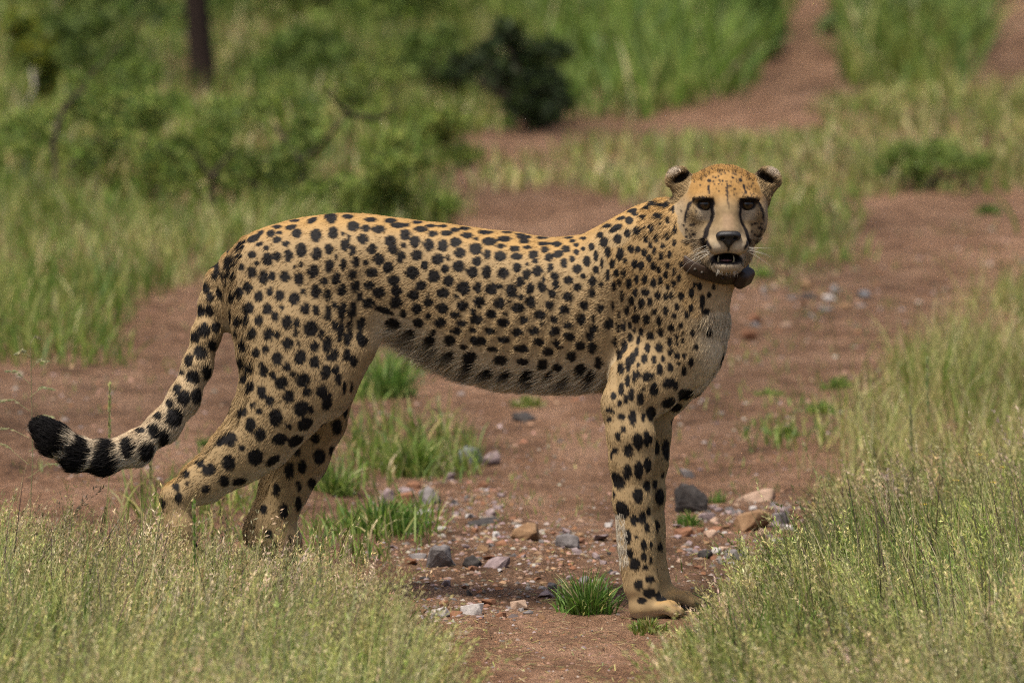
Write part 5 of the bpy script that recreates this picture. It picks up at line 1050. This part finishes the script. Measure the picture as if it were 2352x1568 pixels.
def shrub(name, label, cat, base_uv, lumps_uv, branches_uv, n, size, cols, depth=.35, group=None, bark=None, stem_r=.012):
    b = Gz(*base_uv); Y = b[1]; s = FPX/(Y+14); root = empty(name, b); tag(root, label, cat, group)
    lm = []
    for (u, v, r) in lumps_uv:
        for j in range(4):
            a = W(u+rng.normal(0, r*.35), v+rng.normal(0, r*.3), Y+rng.uniform(-depth, depth)); a[2] = max(a[2], .05); lm.append((*a, r/s*rng.uniform(.5, .8)))
    ac = Acc(); leaves(ac, lm, n, size, cols); ac.build('foliage', M_leaf, root, False)
    VV, FF, k = [], [], 0
    if not branches_uv: branches_uv = [[base_uv, ((base_uv[0]+u)/2+rng.normal(0, 10), (base_uv[1]+v)/2), (u, v)] for u, v, r in lumps_uv]
    for br in branches_uv:
        yy = rng.uniform(-.12, .12); pts = [W(u, v, Y+yy*i) for i, (u, v) in enumerate(br)]
        if br[0] == base_uv: pts[0] = b-np.array([0, 0, .03])
        rd = [stem_r*(1-.65*i/(len(pts)-1)) for i in range(len(pts))]
        V, F = curved_cone(pts, rd, 6); VV.append(V); FF.append(F+k); k += len(V)
    mesh_obj('branches', np.concatenate(VV), np.concatenate(FF), bark or m_bark, root, True)
    return root
ACA = [(.12, .185, .026), (.165, .235, .036), (.22, .28, .055), (.06, .10, .016), (.04, .07, .014), (.27, .30, .075)]  # darkest greens stand in for self-shadowed gaps inside the foliage
DARKL = [(.018, .030, .008), (.026, .042, .011), (.012, .022, .007), (.035, .055, .016)]
MIDL = [(.070, .115, .018), (.10, .155, .027), (.15, .205, .045), (.04, .07, .012)]
shrub('thorn_shrub', "leafy green thorn shrub directly behind the cheetah's loins", 'shrub', (850, 510), [(830, 430, 75), (930, 440, 90), (1010, 470, 60), (880, 370, 60), (760, 440, 60), (960, 380, 40)], None, 11000, .012, ACA, .35)
shrub('thorn_shrub', 'open thorn shrub with dark forked branches, left of the leafy one', 'shrub', (700, 490), [(640, 350, 70), (720, 280, 60), (560, 400, 70), (500, 310, 70), (420, 400, 80), (620, 440, 70), (780, 220, 60), (580, 260, 70), (690, 400, 60)],
      [[(700, 490), (698, 420), (690, 372), (740, 330), (800, 262), (830, 170)], [(690, 372), (640, 300), (625, 285)], [(800, 262), (870, 275), (915, 240)], [(800, 262), (742, 205)], [(700, 490), (600, 430), (490, 380)], [(490, 480), (485, 410), (440, 340)], [(490, 480), (430, 400), (370, 330)], [(485, 410), (540, 340)]], 10000, .012, ACA+MIDL, .4, None, None, .011)
shrub('thorn_shrub', 'sparse twiggy shrub with bare grey branches near the left edge', 'shrub', (170, 470), [(260, 300, 80), (330, 240, 80), (200, 360, 70), (350, 340, 70), (60, 400, 70), (180, 250, 70), (60, 320, 60)],
      [[(170, 470), (180, 420), (215, 395)], [(130, 420), (122, 330), (130, 285), (190, 190), (280, 100)], [(122, 330), (150, 240), (200, 200)], [(130, 420), (165, 380), (240, 300)], [(260, 320), (265, 250), (300, 200)]], 7000, .012, MIDL+ACA, .45, None, None, .009)
shrub('dark_bush', 'nearly black evergreen bush standing beyond the track', 'bush', (1240, 285), [(1170, 140, 75), (1100, 130, 45), (1230, 175, 60), (1275, 120, 40), (1130, 190, 45), (1210, 235, 45), (1150, 85, 50), (1280, 200, 50), (1060, 160, 40), (1290, 245, 40), (1225, 265, 45), (1190, 245, 50), (1260, 270, 40)], None, 5600, .022, DARKL+DARKL+MIDL[3:], .7, None, None, .016)
shrub('sapling', 'yellow-green sapling with a crooked pale stem at the left edge', 'sapling', (-30, 300), [(45, 60, 55), (80, 130, 50), (100, 190, 32), (70, 100, 45), (120, 150, 30)],
      [[(-30, 300), (20, 265), (60, 240), (80, 205), (72, 150), (60, 70)], [(72, 150), (110, 110)]], 2400, .022, [(.16, .19, .02), (.22, .22, .02), (.06, .10, .015), (.10, .14, .02)], .2, None, m_pale, .010)
shrub('low_shrub', 'bright low shrub in the grass beyond the track, right of the head', 'shrub', (2110, 425), [(2100, 370, 55), (2180, 350, 45), (2040, 390, 35), (2230, 390, 40)], None, 2600, .013, [(.12, .18, .03), (.17, .22, .05), (.08, .13, .025)], .4)
for i, (bu, bv, lumps, cols, lab) in enumerate([
 (620, 40, [(620, -60, 130), (740, 0, 90), (520, 0, 90), (650, 60, 60)], MIDL, 'mid-green bush right of the dark tree trunk'),
 (900, 60, [(880, -20, 120), (980, 20, 90), (820, 60, 70), (960, 90, 60)], ACA[:3]+MIDL, 'bright green bush between trunk and black bush'),
 (250, 60, [(250, -30, 120), (340, 40, 90), (160, 20, 90), (300, 100, 60)], MIDL+DARKL[:1], 'dark green bush left of the tree trunk'),
 (1480, 60, [(1450, -30, 130), (1560, 30, 110), (1380, 60, 80), (1640, 0, 100), (1500, 110, 70)], [(.075, .13, .025), (.10, .16, .035), (.13, .19, .05)], 'broad grassy-green bush beside the far dirt track'),
 (1740, 100, [(1720, 20, 80), (1760, 80, 60), (1690, 110, 60)], [(.075, .13, .025), (.10, .16, .035)], 'small green bush at the bend of the far dirt track'),
 (2100, 90, [(2050, 0, 90), (2180, 30, 90), (2110, 80, 70), (2000, 70, 60)], [(.10, .16, .04), (.14, .20, .06), (.17, .22, .08)], 'pale green bush on the island between the far tracks')]):
    shrub('bush', lab, 'bush', (bu, bv), [(u, v, r*1.15) for u, v, r in lumps]+[(u, v+70, r*.8) for u, v, r in lumps], None, 8000, .026, cols, .8, 'bushes along the far edge')
for i, (u, v, r, cols, lab) in enumerate([
 (60, 330, 80, ACA, 'pale leafy thicket shrub under the yellow-green sapling'), (290, 220, 80, MIDL+ACA[:2], 'mid-green thicket shrub left of the tree trunk foot'), (610, 250, 80, ACA, 'light green thicket shrub right of the tree trunk foot'),
 (700, 150, 90, MIDL, 'darker thicket shrub up behind the forked branches'), (880, 230, 85, ACA+OLIVE[:2], 'yellowish thicket shrub above the leafy thorn shrub'), (980, 150, 80, MIDL, 'green thicket shrub left of the black bush'),
 (180, 120, 90, MIDL, 'green thicket shrub between sapling and tree trunk'), (450, 370, 70, ACA, 'light green thicket shrub below the tree trunk'), (1010, 320, 60, ACA+OLIVE[:2], 'small pale thicket shrub at the edge of the far track')]):
    shrub('thicket_shrub', lab, 'shrub', (u, v+r*.9), [(u, v, r), (u-r, v+r*.3, r*.7), (u+r, v+r*.25, r*.7), (u+r*.4, v-r*.7, r*.6), (u-r*.4, v-r*.6, r*.6)], None, 5200, .013 if v > 180 else .018, cols, .5, 'thicket behind the cheetah', None, .006)
# the tree whose trunk crosses the top of the picture
b = Gz(468, 205); Y = b[1]; tr = empty('tree', b); tag(tr, 'dark-trunked tree behind the shrubs, its crown above the picture', 'tree')
pts = [b-np.array([0, 0, .05]), W(463, 150, Y), W(458, 90, Y), W(452, 0, Y), W(440, -300, Y), W(470, -700, Y)]
V, F = curved_cone(pts, [.060, .052, .047, .044, .042, .038], 14); nz_ = (fbm(V, 14, 3, 500)-.5)*.03; ctr = np.repeat(np.array(pts), 14, 0); V = V+(V-ctr)/np.maximum(np.linalg.norm(V-ctr, axis=1), 1e-6)[:, None]*nz_[:, None]
mesh_obj('trunk', V, F, m_bark, tr, True)
VV, FF, k = [], [], 0; lm = []
for j in range(7):
    a = pts[4]+(pts[5]-pts[4])*rng.uniform(.1, 1); e = a+np.array([rng.uniform(-1.1, 1.1), rng.uniform(-.9, .9), rng.uniform(.4, 1.1)]); V, F = curved_cone([a, (a+e)/2+np.array([0, 0, .12]), e], [.022, .016, .006], 6); VV.append(V); FF.append(F+k); k += len(V); lm += [(*e, .38), (*((a+e)/2+np.array([0, 0, .3])), .32)]
mesh_obj('limbs', np.concatenate(VV), np.concatenate(FF), m_bark, tr, True)
ac = Acc(); leaves(ac, lm, 4500, .035, MIDL); ac.build('crown', M_leaf, tr, False)
